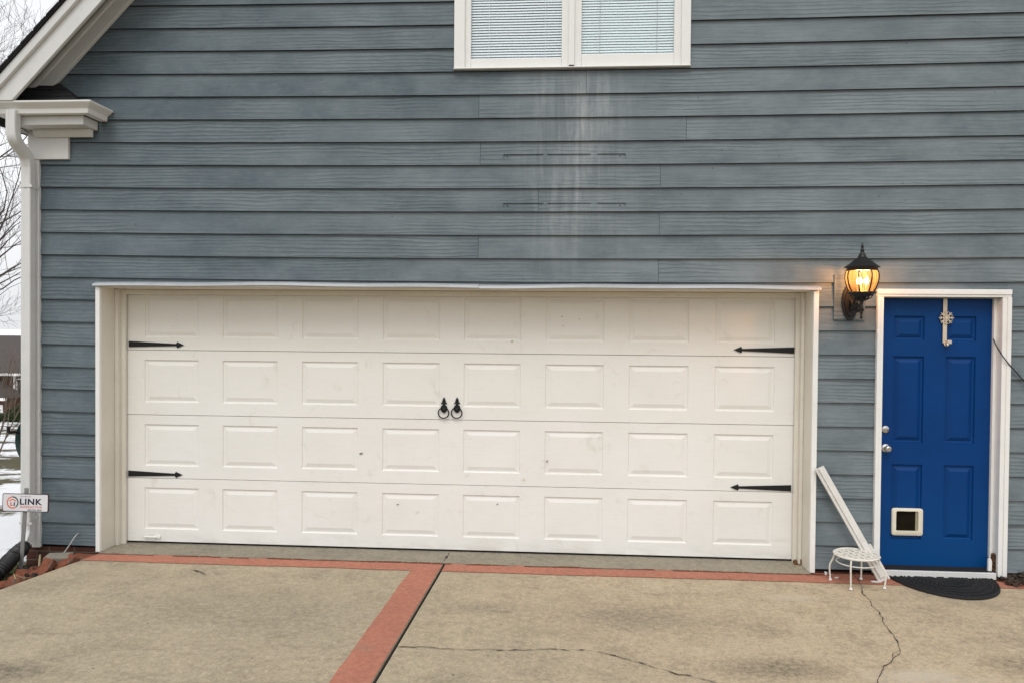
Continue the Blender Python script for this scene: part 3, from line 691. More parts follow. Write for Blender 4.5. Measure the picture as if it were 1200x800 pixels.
# rotted lower end of the right jamb with a split white remnant
mb = MB()
for i in range(26):
    z = .02+i*.006; mb.box(jR-.012+random.uniform(-.006, .004), jR+.016, .02+random.uniform(0, .02), .15, z, z+.0058)
mb.build('rotten_jamb_foot', M['red_rot'], house)
q = at(1160, 665, 0.0); mb = MB(); mb.prism([(q.x-.012, .0, .02), (q.x+.014, .0, .02), (q.x+.016, .0, .13), (q.x+.006, .0, .155), (q.x-.010, .0, .145)], (0, .02, 0)); mb.build('jamb_splinter', M['trim'], house, bevel=.002)
# door leaf
dl, dr = exL+.006, jR-.024
dzb, dzt = at(1100, 664.5, YED).z, ezH-.008
Y_ = YED
def pr(x0, x1, y0, y1): 
    a, b = at(x0, y0, Y_), at(x1, y1, Y_); return (a.x, b.x, b.z, a.z)
zr_ = [(at(1100, 370.5, Y_).z, at(1100, 399, Y_).z), (at(1100, 417.5, Y_).z, at(1100, 519, Y_).z), (at(1100, 544.5, Y_).z, at(1100, 632, Y_).z)]
xc1 = (at(1046, 470, Y_).x, at(1082, 470, Y_).x); xc2 = (at(1107.5, 470, Y_).x, at(1142.5, 470, Y_).x)
ed = MB(); paneled(ed, dl, dr, dzb, dzt, Y_, [(a, b, z1, z0) for (z0, z1) in zr_ for (a, b) in (xc1, xc2)], .016, .030, .016, .044, .001)
edoor = ed.build('entry_door', M['blue'], house)
mb = MB(); mb.box(dl, dr, Y_+.004, Y_+.03, dzb-.04, dzb-.0005); mb.build('door_sweep', M['cinder'], edoor)
def knob(px, py, parts, name):
    c = at(px, py, Y_-.01); mb = MB(); mb.lathe(parts, (c.x, Y_, c.z), 20, Matrix.Rotation(R(90), 3, 'X')); return mb.build(name, M['chrome'], edoor, True)
knob(1037.6, 502.5, [(.029, 0), (.029, .006), (.026, .013), (.014, .016), (.012, .017), (.011, .021), (.001, .022)], 'deadbolt')
knob(1038.2, 524.6, [(.031, 0), (.030, .006), (.015, .012), (.012, .028), (.022, .038), (.0275, .050), (.025, .062), (.014, .068), (.013, .066), (.001, .066)], 'door_knob')
# pet door: rounded cream frame round a dark tunnel
a, b = at(1045.3, 594.7, Y_-.012), at(1081, 627.3, Y_-.012)
def rrect(x0, x1, z0, z1, r, n=5):
    P = []
    for (cx_, cz_, a0) in ((x1-r, z1-r, 0), (x0+r, z1-r, 90), (x0+r, z0+r, 180), (x1-r, z0+r, 270)):
        for i in range(n+1):
            an = R(a0+90*i/n); P.append((cx_+r*math.cos(an), cz_+r*math.sin(an)))
    return P
def ringmesh(mb, outer, inner, y_out, y_front, y_in):
    n = len(outer); i = len(mb.v)
    o2 = [(x*.96+sum(p[0] for p in outer)/n*.04, z*.96+sum(p[1] for p in outer)/n*.04) for x, z in outer]
    for P, y in ((outer, y_out), (outer, y_front+.004), (o2, y_front), (inner, y_front+.001), (inner, y_in)):
        mb.v += [(x, y, z) for x, z in P]
    for k in range(4):
        for j in range(n):
            j2 = (j+1) % n; mb.f.append((i+k*n+j, i+k*n+j2, i+(k+1)*n+j2, i+(k+1)*n+j)); mb.tone.append(0.)
ox0, ox1, oz0, oz1 = a.x, b.x, b.z, a.z; wd = ox1-ox0; ht = oz1-oz0
mb = MB(); ringmesh(mb, rrect(ox0, ox1, oz0, oz1, .018), rrect(ox0+wd*.13, ox1-wd*.15, oz0+ht*.17, oz1-ht*.10, .012), Y_, Y_-.02, Y_-.001)
mb.build('pet_door_frame', M['cream'], edoor, True)
mb = MB(); mb.box(ox0+wd*.12, ox1-wd*.14, Y_-.0025, Y_-.0010, oz0+ht*.16, oz1-ht*.09); mb.build('pet_door_flap', plain('smoked_flap', (.012, .009, .005), .9, 0, .6, .1, 14, .05), edoor)
mb = MB(); mb.box(ox1-wd*.23, ox1-wd*.155, Y_-.010, Y_-.0026, oz0+ht*.175, oz1-ht*.105); mb.build('pet_door_liner', painted('aged_cream', (.30, .27, .19), amount=.4), edoor)
# threshold
mb = MB(); mb.box(exL-.002, jR-.03, -.05, -.03, .010, sill_z); th_ = mb.build('threshold', M['grey_trim'], house, bevel=.004)
mb = MB(); mb.box(exL-.002, jR-.03, -.0295, .16, .010, sill_z+.001); mb.build('seal', M['cinder'], th_)

# ------------------------------------------------------------------ upper window
YW = .02
win = None
mb = MB(); zsl = at(600, 79.3, YT).z
xa0, xa1 = at(544.7, 40, YT).x, at(798.8, 40, YT).x
mb.box(WX0, xa0, YT, .013, zsl, WZ1); mb.box(xa1, WX1, YT, .013, zsl, WZ1); mb.box(WX0, WX1, YT, .013, WZ1+.001, WZ1+.09)
win = mb.build('window', M['vinyl'], house, bevel=.003)
mb = MB(); mb.box(WX0-.004, WX1+.002, YT-.012, .0135, WZ0, zsl-.001); mb.build('window_sill', M['vinyl'], win, bevel=.003)
mxa, mxb = at(666.5, 40, YT).x, at(673.3, 40, YT).x
mb = MB(); mb.box(mxa, mxb, YT, .013, zsl+.012, WZ1); mb.build('mullion', M['vinyl'], win, bevel=.003)
mb = MB(); mb.box(mxa+.004, mxb-.004, YT+.002, .012, zsl-.001, zsl+.011); mb.build('weep_gap', M['gap'], win)
ztop = WZ1
for (l, g0, g1, r, mt) in ((545.5, 552, 658.2, 666, 'blind'), (674, 681.5, 790, 798.5, 'blindsh')):
    L_, G0, G1, R_ = [at(v, 40, .01).x for v in (l, g0, g1, r)]
    zr0 = at((l+r)/2, 69 if l < 600 else 63.5, .01).z
    mb = MB(); mb.box(L_-.008, G0, .006, .045, zsl, ztop); mb.box(G1, R_+.008, .006, .045, zsl, ztop)
    mb.box(G0+.0005, G1-.0005, .003, .045, zsl+.0005, zr0); mb.box(G0+.0005, G1-.0005, .006, .045, ztop-.06, ztop-.001)
    zm = (zr0+ztop)/2+.1; mb.box(G0+.0005, G1-.0005, .004, .045, zm, zm+.04)
    sash = mb.build('sash', M['vinyl'], win, bevel=.003)
    mb = MB(); mb.face([(G0, .03, zr0), (G1, .03, zr0), (G1, .03, ztop-.06), (G0, .03, ztop-.06)]); mb.build('pane', M['glass'], win)
    mb = MB(); z = zr0-.005; pitch = .0206; n = 0
    tl = .60 if mt == 'blind' else .67
    while z < ztop-.05:
        dz_ = .0125*math.sin(tl*1.57)*1.0; dy_ = .0125*math.cos(tl*1.57)
        w = .0003*math.sin(n*1.3)
        # a shallow curved slat: outer edge low, inner edge high, crowned in the middle
        pts_ = [(.052-dy_, z-dz_+w), (.052-.004, z+.0025+w), (.052+dy_, z+dz_+w)]
        nx = 5
        for i in range(nx):
            xs0, xs1 = G0-.01+(G1-G0+.02)*i/nx, G0-.01+(G1-G0+.02)*(i+1)/nx
            s0, s1 = -.0007*math.sin(i*1.9+n*.2), -.0007*math.sin((i+1)*1.9+n*.2)
            for p_, q_ in zip(pts_, pts_[1:]):
                mb.face([(xs0, p_[0], p_[1]+s0), (xs1, p_[0], p_[1]+s1), (xs1, q_[0], q_[1]+s1), (xs0, q_[0], q_[1]+s0)])
        z += pitch; n += 1
    bl = mb.build('blind', M[mt], win)
    mb = MB()
    for t in (.2, .82): mb.tube([(G0+(G1-G0)*t, .036, zr0), (G0+(G1-G0)*t, .036, ztop-.06)], .0018, 5)
    mb.build('blind_cord', M['wire'] if mt == 'blindsh' else M['blind'], win)

# ================================================================== WALL LANTERN
lc = at(1010, 330, -.24); bp = at(996, 362, -.02)
lantern = empty('wall_lantern', (bp.x, 0, bp.z), 'lit black coach lantern with amber glass on the wall left of the blue door', 'lantern')
mb = MB(); a, b = at(978, 322, -.008), at(1013.5, 375, -.008)
mb.box(a.x, b.x, -.009, .012, b.z, a.z); mb.build('mounting_block', M['siding'], lantern, bevel=.002)
mb = MB(); hb = .12; n = 24; P = []
for i in range(n):
    an = 2*math.pi*i/n; P.append((bp.x+.060*math.sin(an)*(1-.15*max(0, -math.cos(an))), bp.z+.045+.135*math.cos(an)))
mb.prism([(x, -.030, z) for x, z in P], (0, .021, 0)); cz_ = bp.z+.045
mb.prism([(bp.x+(x-bp.x)*.72, -.042, cz_+(z-cz_)*.78) for x, z in P], (0, .0115, 0))
mb.build('back_plate', M['iron'], lantern, bevel=.005)
zt_, zbt = at(1010, 316, -.24).z, at(1010, 343.5, -.24).z
X, Yl = lc.x, -.24
# scrolled arm from the plate, down and up into the cup below the globe
mb = MB()
arm = [(bp.x, -.04, bp.z+.06), (bp.x+.004, -.09, bp.z+.01), (bp.x+.008, -.15, bp.z-.02), (X-.004, -.205, bp.z-.005), (X, Yl, bp.z+.04), (X, Yl, zbt-.05)]
mb.tube(smoothpath(arm), .013, 8)
mb.tube(smoothpath([(bp.x, -.035, bp.z-.01), (bp.x+.01, -.10, bp.z+.07), (X-.012, -.16, bp.z+.10), (X-.004, -.21, bp.z+.075)]), .009, 7)
for i in range(5):                        # cast leaves on the arm
    mb.lathe([(.004, -.02), (.016, -.008), (.018, .004), (.008, .02), (.002, .026)], (bp.x+.012*i/4+.004, -.06-.035*i, bp.z+.0+.018*math.sin(i)), 8)
mb.lathe([(.002, -.10), (.008, -.094), (.010, -.08), (.005, -.07), (.013, -.055), (.006, -.045), (.016, -.03), (.012, -.01), (.008, .02)], (X, Yl, bp.z+.02), 12)
mb.build('arm', M['iron'], lantern, True)
mb = MB(); mb.lathe([(.010, -.062), (.022, -.056), (.034, -.046), (.030, -.036), (.040, -.028), (.072, -.018), (.078, -.010), (.095, -.004), (.098, .006), (.088, .010), (.01, .010)], (X, Yl, zbt), 28)
for i in range(8):
    an = 2*math.pi*(i+.5)/8; mb.tube([(X+.08*math.cos(an), Yl+.08*math.sin(an), zbt-.004), (X+.060*math.cos(an), Yl+.060*math.sin(an), zbt-.035), (X+.02*math.cos(an), Yl+.02*math.sin(an), zbt-.055)], .004, 5)
mb.build('gallery', M['iron'], lantern, True)
hg = zt_-zbt; gp_ = [(.076, .0), (.093, .18), (.105, .40), (.111, .60), (.109, .80), (.096, 1.0)]
mb = MB(); mb.lathe([(r*.955, zbt+.008+(hg-.008)*t) for r, t in gp_], (X, Yl, 0), 32, cap=False); mb.build('globe', M['lampglass'], lantern, True)
for i in range(8):
    an = 2*math.pi*(i+.32)/8; mb = MB()
    mb.tube([(X+r*1.0*math.cos(an), Yl+r*1.0*math.sin(an), zbt+.004+hg*t) for r, t in gp_], .0056, 6); mb.build('cage_rib', M['iron'], lantern, True)
ztop_ = at(1011, 284.5, -.24).z; hr = ztop_-zt_
mb = MB(); mb.lathe([(.098, -.010), (.102, .0), (.102, .009), (.117, .013), (.118, .018), (.104, .027), (.086, .040), (.070, .054), (.054, .068), (.040, .079), (.030, .086), (.026, .092), (.025, .100), (.020, .104), (.020, .110), (.013, .116), (.012, .132), (.015, .137), (.009, .143), (.008, .160), (.011, .164), (.006, .170), (.005, hr-.004), (.001, hr)], (X, Yl, zt_), 32)
mb.build('roof_cap', M['iron'], lantern, True)
for dx, dy in ((-.028, -.012), (.030, -.014), (0, .03)):
    mb = MB(); mb.lathe([(.011, 0), (.011, .05), (.012, .052)], (X+dx, Yl+dy, zbt+.008), 10); cdl = mb.build('candle_sleeve', M['cream'], lantern, True)
    mb = MB(); mb.lathe([(.007, 0), (.011, .012), (.013, .024), (.010, .038), (.004, .052), (.001, .058)], (X+dx, Yl+dy, zbt+.060), 12); mb.build('bulb', M['bulb'], cdl, True)
    ld = bpy.data.lights.new('bulb_glow', 'POINT'); ld.energy = 3.0; ld.color = (1., .46, .16); ld.shadow_soft_size = .010
    lo = bpy.data.objects.new('bulb_glow', ld); col.objects.link(lo); lo.parent = lantern
    lo.location = Vector((X+dx*1.0, Yl+dy, zbt+.135)) - lantern.location

# ================================================================== SNOWFLAKE DOOR HANGER
a, b = at(1108.3, 350, YED-.012), at(1107, 402, YED-.012)
hang = empty('door_hanger', (a.x, YED, b.z), 'champagne metal over-door hook with a snowflake on the blue door', 'door hanger')
mb = MB(); w = .015
mb.box(-w, w, -.003, 0, 0, a.z-b.z+.004, Matrix.Translation((b.x, YED-.010, b.z)) @ Matrix.Shear('XZ', 4, (0, 0)) if False else Matrix.Translation((b.x, YED-.010, b.z)))
mb.tube(smoothpath([(b.x, YED-.012, b.z+.01), (b.x, YED-.016, b.z-.012), (b.x, YED-.045, b.z-.018), (b.x+.003, YED-.06, b.z+.005)]), .006, 8)
mb.box(b.x+.005, b.x+.036, YED-.045, YED-.002, b.z-.004, b.z+.022)
mb.build('strap', M['sflake'], hang, bevel=.0015)
c = at(1109, 372.5, YED-.016); mb = MB()
for i in range(8):
    an = math.pi*i/4; d = Vector((math.cos(an), 0, math.sin(an))); n_ = Vector((-math.sin(an), 0, math.cos(an))); r = .054
    cc = Vector((c.x, YED-.018, c.z)); mb.tube([cc, cc+d*r], .0036, 6)
    for sg in (-1, 1):
        mb.tube([cc+d*r*.55, cc+d*r*.85+n_*sg*.013], .0030, 5); mb.tube([cc+d*r*.28, cc+d*r*.45+n_*sg*.010], .0028, 5)
mb.lathe([(.012, -.004), (.012, .004)], (c.x, YED-.018, c.z), 12, Matrix.Rotation(R(90), 3, 'X'))
mb.build('snowflake', M['sflake'], hang, True)
mb = MB(); mb.lathe([(.001, -.013), (.008, -.010), (.0125, 0), (.008, .010), (.001, .013)], (b.x-.002, YED-.060, b.z-.012), 14); mb.build('ball_tip', M['chrome'], hang, True)

# ================================================================== CABLE
P = smoothpath([at(1164, 397, YED-.03), at(1168, 406, .03), at(1175, 417, -.032), at(1183, 427, -.032), at(1193, 438, -.015), at(1201, 447, -.012), at(1225, 472, -.012), at(1240, 500, -.012)], 5)
mb = MB(); mb.tube(P, .0045, 6); tag(mb.build('cable', M['cable'], None, True), 'thin black cable hanging across the right side of the blue door frame', 'cable')

# ================================================================== GROUND
E0, E1 = gnd(112, 649.5), gnd(0, 690)      # left edge of the drive
ed_dir = (E1-E0)
def edge_x(y): return E0.x + ed_dir.x*(y-E0.y)/ed_dir.y
yb_f, yb_b = [], []
def gy(pts): return sum(gnd(*p).y for p in pts)/len(pts)
Yb = gy([(113, 652), (522, 658.6), (800, 667)]); Yf = gy([(200, 660.5), (481, 667.6), (800, 677.2)])
s0, s1 = gnd(481, 668), gnd(385, 800); t0, t1 = gnd(521, 660), gnd(437.5, 800)
def lx(p, q, y): return p.x + (q.x-p.x)*(y-p.y)/(q.y-p.y)
XD1 = 4.0
YF = -7.5
dv = MB()
def sheet(mb, P, z, skirt=.14):
    P = [(p[0], p[1], z) for p in P]; mb.prism(P, (0, 0, -skirt))
JW = .009
def jx(y): return lx(t0, t1, y)
sheet(dv, [(edge_x(.1), .1), (jx(.1)-JW, .1), (jx(YF)-JW, YF), (edge_x(YF), YF)], 0.0)
tag(dv.build('driveway', M['conc'], None, bevel=.006), kind='structure')
dv = MB(); sheet(dv, [(jx(.1)+JW, .1), (XD1, .1), (XD1+1.5, YF), (jx(YF)+JW, YF)], 0.0)
tag(dv.build('driveway', M['conc'], None, bevel=.006), kind='structure')
dv = MB(); sheet(dv, [(jx(.1)-JW, .6), (jx(.1)+JW, .6), (jx(YF)+JW, YF), (jx(YF)-JW, YF)], -.008, .1); tag(dv.build('expansion_joint', M['crack'], None), kind='structure')
def rough(pts, step=.04, amp=.006, seed=1):
    rnd = random.Random(seed); out = []
    for (a, b) in zip(pts, pts[1:]):
        a, b = Vector(a), Vector(b); n = max(1, int((b-a).length/step)); d = (b-a).normalized(); nn = Vector((-d.y, d.x))
        w = 0
        for i in range(n):
            w = .6*w + rnd.uniform(-amp, amp); out.append(tuple(a.lerp(b, i/n) + nn*(w if i else 0)))
    out.append(tuple(pts[-1])); return out
# garage apron: the floor slab running out to a chipped edge
ap = MB()
top = rough([(jl0-.0, Yb), (jr0+.0, Yb)], .045, .009, 3)
ap.prism([(x, y, .010) for x, y in ([(jl0, .44)] + top + [(jr0, .44)])], (0, 0, -.03)); tag(ap.build('garage_apron', M['conc2'], None), kind='structure')
# stained border
bd = MB()
front1 = rough([(edge_x(Yf), Yf), (lx(s0, s1, Yf), Yf)], .05, .004, 5); strip_l = rough([(lx(s0, s1, Yf), Yf), (lx(s0, s1, YF), YF)], .07, .004, 6)
back = rough([(jx(Yb)-JW, Yb), (edge_x(Yb)+.01, Yb)], .045, .012, 4)
poly = front1[:-1] + strip_l + [(jx(YF)-JW-.002, YF), (jx(Yb)-JW-.002, Yb)] + back[1:]
def poly_sheet(mb, P, z):
    bm = bmesh.new(); vs = [bm.verts.new((x, y, z)) for x, y in P]; f = bm.faces.new(vs); bm.normal_update()
    if f.normal.z < 0: f.normal_flip()
    bmesh.ops.triangulate(bm, faces=[f]); bm.verts.index_update()
    i = len(mb.v); mb.v += [tuple(v.co) for v in bm.verts]
    for f in bm.faces: mb.f.append(tuple(i+v.index for v in f.verts)); mb.tone.append(0.)
    bm.free()
poly_sheet(bd, poly, .004)
xr1 = gnd(1200, 690).x+.1
poly_sheet(bd, rough([(jx(Yf)+JW+.002, Yf), (xr1, Yf)], .05, .004, 8) + rough([(xr1, Yb), (jx(Yb)+JW+.002, Yb)], .045, .012, 9), .004)
poly_sheet(bd, [(GX1, Yb-.002), (xr1, Yb-.002), (xr1, .012), (GX1, .012)], .0035)
tag(bd.build('driveway_border', M['redconc'], None), kind='structure')
# cracks
def ribbon(mb, P, w0, seed, z=.0055):
    rnd = random.Random(seed); P = rough([(gnd(*p).x, gnd(*p).y) for p in P], .025, .008, seed)
    L, Rr = [], []
    for i, p in enumerate(P):
        a, b = Vector(P[max(i-1, 0)]), Vector(P[min(i+1, len(P)-1)]); d = (b-a).normalized(); nn = Vector((-d.y, d.x))
        w = w0*rnd.choice((.3, .6, .8, 1., 1.1, 2.0))*(1 if 0 < i < len(P)-1 else .2); q = Vector(p); L.append(q+nn*w); Rr.append(q-nn*w)
    for i in range(len(P)-1):
        mb.face([(Rr[i].x, Rr[i].y, z), (Rr[i+1].x, Rr[i+1].y, z), (L[i+1].x, L[i+1].y, z), (L[i].x, L[i].y, z)])
mb = MB()
ribbon(mb, [(462, 758), (500, 758.4), (526, 760.3), (564, 761.5), (609, 761.8), (650, 760.7), (687, 762), (725, 770), (762, 781), (800, 791), (842, 801)], .0027, 21)
ribbon(mb, [(998, 668), (1006, 680), (1010, 693), (1021, 709), (1031, 719), (1040, 736), (1052, 752), (1055, 765), (1046, 772.5), (1037, 780), (1029, 800), (1025, 812)], .0022, 22)
ribbon(mb, [(1052, 762), (1047, 765), (1046, 772)], .002, 23)
ribbon(mb, [(520.5, 659.5), (523, 655), (527.5, 647.5)], .006, 25, .0106)
mb2 = MB(); rnd_ = random.Random(77)
xx = jl0
while xx < jr0:
    l2 = rnd_.uniform(.03, .22); w2 = rnd_.choice((.004, .006, .010, .014))
    if rnd_.random() < .8: mb2.face([(xx, Yb-.012-w2*.5, .0062), (xx+l2, Yb-.012-w2*.4, .0062), (xx+l2*.9, Yb+.012, .0062), (xx+.01, Yb+.012, .0062)])
    xx += l2
tag(mb2.build('edge_strip', M['edgestrip'], None), kind='structure')  # broken red-brown strip along the apron's front edge
ribbon(mb, [(226, 668), (236, 671), (241, 673.5)], .006, 24)
tag(mb.build('driveway_crack', M['crack'], None), kind='structure')

# terrain: lawn falling away behind the house, level in front
def tz(x, y):
    d = max(0.0, y-1.0)
    z = -.16 - .10*min(d, 52) - .0*max(0, d-52)
    z += .05*math.sin(x*.35+y*.23)*min(1, d/6) + .02*math.sin(x*1.3-y*.9)
    if y < 1.2 and x > -7: z = min(z, -.15) 
    return z
tm = MB()
def axis(a, b, near, fine, n):
    out = set()
    for i in range(-n, n+1):
        s_ = 1 if i >= 0 else -1; out.add(s_*(fine*abs(i) + .0011*abs(i)**3.3))
    return sorted(x+near for x in out)
xs_ = axis(0, 0, -5.5, .35, 62); ys_ = axis(0, 0, 1.0, .35, 62)
i0 = len(tm.v)
for y in ys_:
    for x in xs_: tm.v.append((x, y, tz(x, y)))
nx = len(xs_)
for j in range(len(ys_)-1):
    for i in range(nx-1): tm.f.append((j*nx+i, j*nx+i+1, (j+1)*nx+i+1, (j+1)*nx+i)); tm.tone.append(0.)
tag(tm.build('ground', M['snow'], None, True), kind='structure')

# ================================================================== STOOL
sc_c = (gnd(973, 680)+gnd(997, 691.5)+gnd(1036.5, 690.3)+gnd(1009, 679.3))/4
seat_h = .245
stool = empty('stool', (sc_c.x, sc_c.y, 0), 'small round white metal stool with slatted lattice seat left of the blue door', 'stool')
c = sc_c; 
l_, r_ = at(977, 648, c.y), at(1030.5, 650, c.y); rad = (r_.x-l_.x)/2-.0085*1.2; cx0 = (l_.x+r_.x)/2; cyy = c.y
seat_z = at(1003.5, 649, c.y).z
mb = MB(); n = 40
mb.tube([(cx0+rad*math.cos(2*math.pi*i/n), cyy+rad*math.sin(2*math.pi*i/n), seat_z) for i in range(n+1)], .0085, 8, cap=False)
seat = mb.build('seat', M['stool'], stool, True)
mb = MB()
for dirn in (0, 1):
    for i in range(-2, 3):
        o_ = i*rad*.36; hl = math.sqrt(max(0, rad*rad-o_*o_)); m_ = 14; P = []
        for k in range(m_+1):
            u = -hl+2*hl*k/m_; wv_ = .0035*math.sin(u/(rad*.36)*math.pi+(math.pi if (i+dirn) % 2 else 0))
            a_ = R(20); x, y = (u, o_) if dirn == 0 else (o_, u)
            P.append((cx0+x*math.cos(a_)-y*math.sin(a_), cyy+x*math.sin(a_)+y*math.cos(a_), seat_z+wv_))
        mb.tube(P, .0125, prof=[(-.18, -1), (.18, -1), (.18, 1), (-.18, 1)], upv=(0, 0, 1))
mb.build('lattice', M['stool'], seat)
mb = MB(); zr2 = seat_z-.055; r2 = rad*.90
mb.tube([(cx0+r2*math.cos(2*math.pi*i/n), cyy+r2*math.sin(2*math.pi*i/n), zr2) for i in range(n+1)], .0042, 6, cap=False); mb.build('stretcher_ring', M['stool'], stool, True)
for (px, py) in ((973, 680), (997, 691.5), (1036.5, 690.3), (1009, 679.3)):
    f = gnd(px, py); d = Vector((f.x-cx0, f.y-cyy, 0)); dn = d.normalized()
    top_ = Vector((cx0, cyy, seat_z-.004)) + dn*rad*.97
    mb = MB(); mb.tube(smoothpath([top_, top_+dn*.012+Vector((0, 0, -.05)), Vector((f.x, f.y, .11))+dn*(.006), Vector((f.x, f.y, .012))]), .0064, 8)
    leg = mb.build('leg', M['stool'], stool, True)
    mb = MB(); mb.lathe([(.011, .0065), (.0115, .012), (.008, .020)], (f.x, f.y, 0), 12); mb.build('foot', M['whitechip'], leg, True)

# ================================================================== LEANING BOARD
# foot on the drive in front of the threshold, head against the garage casing
A0 = gnd(1035, 680, .012); T0 = at(959.8, 547.5, -.045)
d = (T0-A0); L = d.length; dz = d.normalized(); nx_ = Vector((0, -1, 0)); sx = dz.cross(nx_).normalized(); ny = sx.cross(dz).normalized()
Mx = Matrix((( sx.x, ny.x, dz.x, A0.x), (sx.y, ny.y, dz.y, A0.y), (sx.z, ny.z, dz.z, A0.z), (0, 0, 0, 1)))
if (Mx.to_3x3() @ Vector((0, 1, 0))).y > 0: pass
plank = empty('leaning_board', (A0.x, A0.y, 0), 'peeling white trim board leaning across the siding behind the stool', 'board')
mb = MB(); w = .034
mb.box(-w, w, -.012, .012, .0, L, Mx); mb.build('board', M['plank'], plank, bevel=.003)
mb = MB(); mb.box(-w*.35, w*.95, .0125 if ny.y < 0 else -.024, .024 if ny.y < 0 else -.0125, .03, L-.002, Mx); mb.build('raised_bead', M['plank'], plank, bevel=.003)
mb = MB(); mb.box(w*.98, w*1.45, -.008, .022, -.0, L*.30, Mx); mb.build('split_strip', M['plank'], plank, bevel=.003)

# ================================================================== DOOR MAT
ml, mr = gnd(1043, 679), gnd(1180, 690); yb = gnd(1110, 675.5).y; fr_ = gnd(1118, 702.5).y
mx0 = (ml.x+mr.x)/2; ry = yb-fr_; rx = (mr.x-ml.x)/2
mb = MB(); n = 36; P = []
for i in range(n+1):
    an = math.pi + math.pi*i/n; P.append((mx0+rx*math.cos(an), yb+ry*math.sin(an)))
mb.prism([(x, y, .004+.0005) for x, y in P], (0, 0, .012)); mat_o = empty('door_mat', (mx0, yb, 0), 'black half-moon rubber mat in front of the blue door', 'door mat')
mb.build('base', M['rubber'], mat_o, bevel=.003)
mb = MB(); rnd = random.Random(4)
for k in range(1, 8):                      # raised leafy scrolls and ribs
    t = k/8
    Q = [(mx0+rx*t*math.cos(math.pi+math.pi*i/28), yb-.012+(ry-.012)*t*math.sin(math.pi+math.pi*i/28)+.006*math.sin(i*1.7+k), .0168) for i in range(1, 28)]
    mb.tube(Q, .0075, 6)
for k in range(26):
    an = math.pi+math.pi*(k+.5)/26; mb.tube([(mx0+rx*t*math.cos(an+.18*math.sin(t*9)), yb-.012+(ry-.012)*t*math.sin(an+.18*math.sin(t*9)), .0165) for t in (.2, .35, .5, .65, .8, .94)], .0070, 6)
mb.tube([(mx0+rx*.975*math.cos(math.pi+math.pi*i/40), yb-.006+ry*.97*math.sin(math.pi+math.pi*i/40), .0165) for i in range(41)], .007, 6)
mb.build('raised_pattern', M['rubber'], mat_o, True)

# ================================================================== LITTLE THINGS ON THE GROUND
def bit(px, py, lab, s=.02, e=.012):
    g = gnd(px, py); mb = MB(); M_ = Matrix.Translation((g.x, g.y, .009)) @ Matrix.Rotation(random.uniform(0, 3), 4, 'Z')
    rnd = random.Random(int(px)); P = [(s*rnd.uniform(.7, 1.2)*math.cos(2*math.pi*i/7), .5*s*rnd.uniform(.7, 1.2)*math.sin(2*math.pi*i/7)) for i in range(7)]
    mb.prism([tuple(M_ @ Vector((x, y, -.004))) for x, y in P], (0, 0, e))
    return tag(mb.build('paint_chip', M['whitechip'], None, bevel=.001), lab, 'paint chip', 'white chips around the stool')
bit(967.5, 673.5, 'upright white chip by the garage casing foot, left of the stool', .020, .018)
bit(980.5, 677.2, 'flat white chip on the red border beside the left stool leg', .022, .005)
bit(1026, 682, 'flat white chip on the red border under the right of the stool', .035, .005)

# leaves piled at the right of the door
def leafpile(name, cx_, cy_, rx_, ry_, n, size, mat, zmax, seed, z0=0.0):
    rnd = random.Random(seed); mb = MB()
    for i in range(n):
        r_, an = math.sqrt(rnd.random()), rnd.uniform(0, 6.283); x, y = cx_+rx_*r_*math.cos(an), cy_+ry_*r_*math.sin(an)
        z = z0+.008 + zmax*(1-r_)*rnd.random(); s_ = size*rnd.uniform(.5, 1.2)
        Mt = Matrix.Translation((x, y, z+s_*.2)) @ Matrix.Rotation(rnd.uniform(0, 6.28), 4, 'Z') @ Matrix.Rotation(rnd.uniform(-.9, .9), 4, 'X') @ Matrix.Rotation(rnd.uniform(-.6, .6), 4, 'Y')
        pts_ = [Mt @ Vector(q) for q in ((-s_, 0, 0), (-s_*.2, -s_*.45, .1*s_), (s_, 0, .2*s_), (-s_*.2, s_*.45, .1*s_))]
        mb.face(pts_[:3]); mb.face([pts_[0], pts_[2], pts_[3]])
    return mb.build(name, mat, None)
g = gnd(1200, 684); lf = leafpile('dead_leaves', g.x+.12, g.y+.06, .30, .22, 420, .035, M['leaf'], .07, 5)
tag(lf, 'dark fallen leaves heaped against the wall right of the door', 'leaves', kind='stuff')

# ------------------------------------------------------------------ rubble at the left corner
def loose_brick(px, py, rz, rx_, ry_, lab, holes=True, half=1.0, mat='loosebrick', zc=None, dims=(.175, .085, .052)):
    z = -.10 if zc is None else zc
    g = gnd(px, py, z); L_, W2, H2 = dims[0]*half/2, dims[1]/2, dims[2]/2
    mb = MB(); mb.box(-L_, L_, -W2, W2, -H2, H2)
    o = mb.build('brick' if mat == 'loosebrick' else 'stone_block', M[mat], None, bevel=.006)
    o.location = (g.x, g.y, z); o.rotation_euler = (rx_, ry_, rz)
    tag(o, lab, 'brick' if mat == 'loosebrick' else 'stone', 'loose bricks beside the drive' if mat == 'loosebrick' else None)
    if holes:
        hb = MB()
        for i in (-1, 0, 1):
            if abs(i)*.058 > L_-.02: continue
            hb.lathe([(.016, -H2-.0015), (.016, H2+.0015)], (i*.058, 0, 0), 12)
        hb2 = bpy.data.meshes.new('core_hole'); hb2.from_pydata(hb.v, [], hb.f); hb2.materials.append(M['gap'])
        ho = bpy.data.objects.new('core_hole', hb2); col.objects.link(ho); ho.parent = o
    return o
loose_brick(12.5, 684.0, R(48), R(-30), R(0), 'loose red brick nearest the frame edge, beside the drive', True, 1.0, zc=-.06)
loose_brick(33, 674, R(10), R(62), R(4), 'cored red brick lying on edge by the sign stake, holes showing', True, zc=-.065)
loose_brick(45, 670, R(-15), R(70), R(-8), 'cored red brick tipped beside the drive, behind the grey wire', True, .8, zc=-.06)
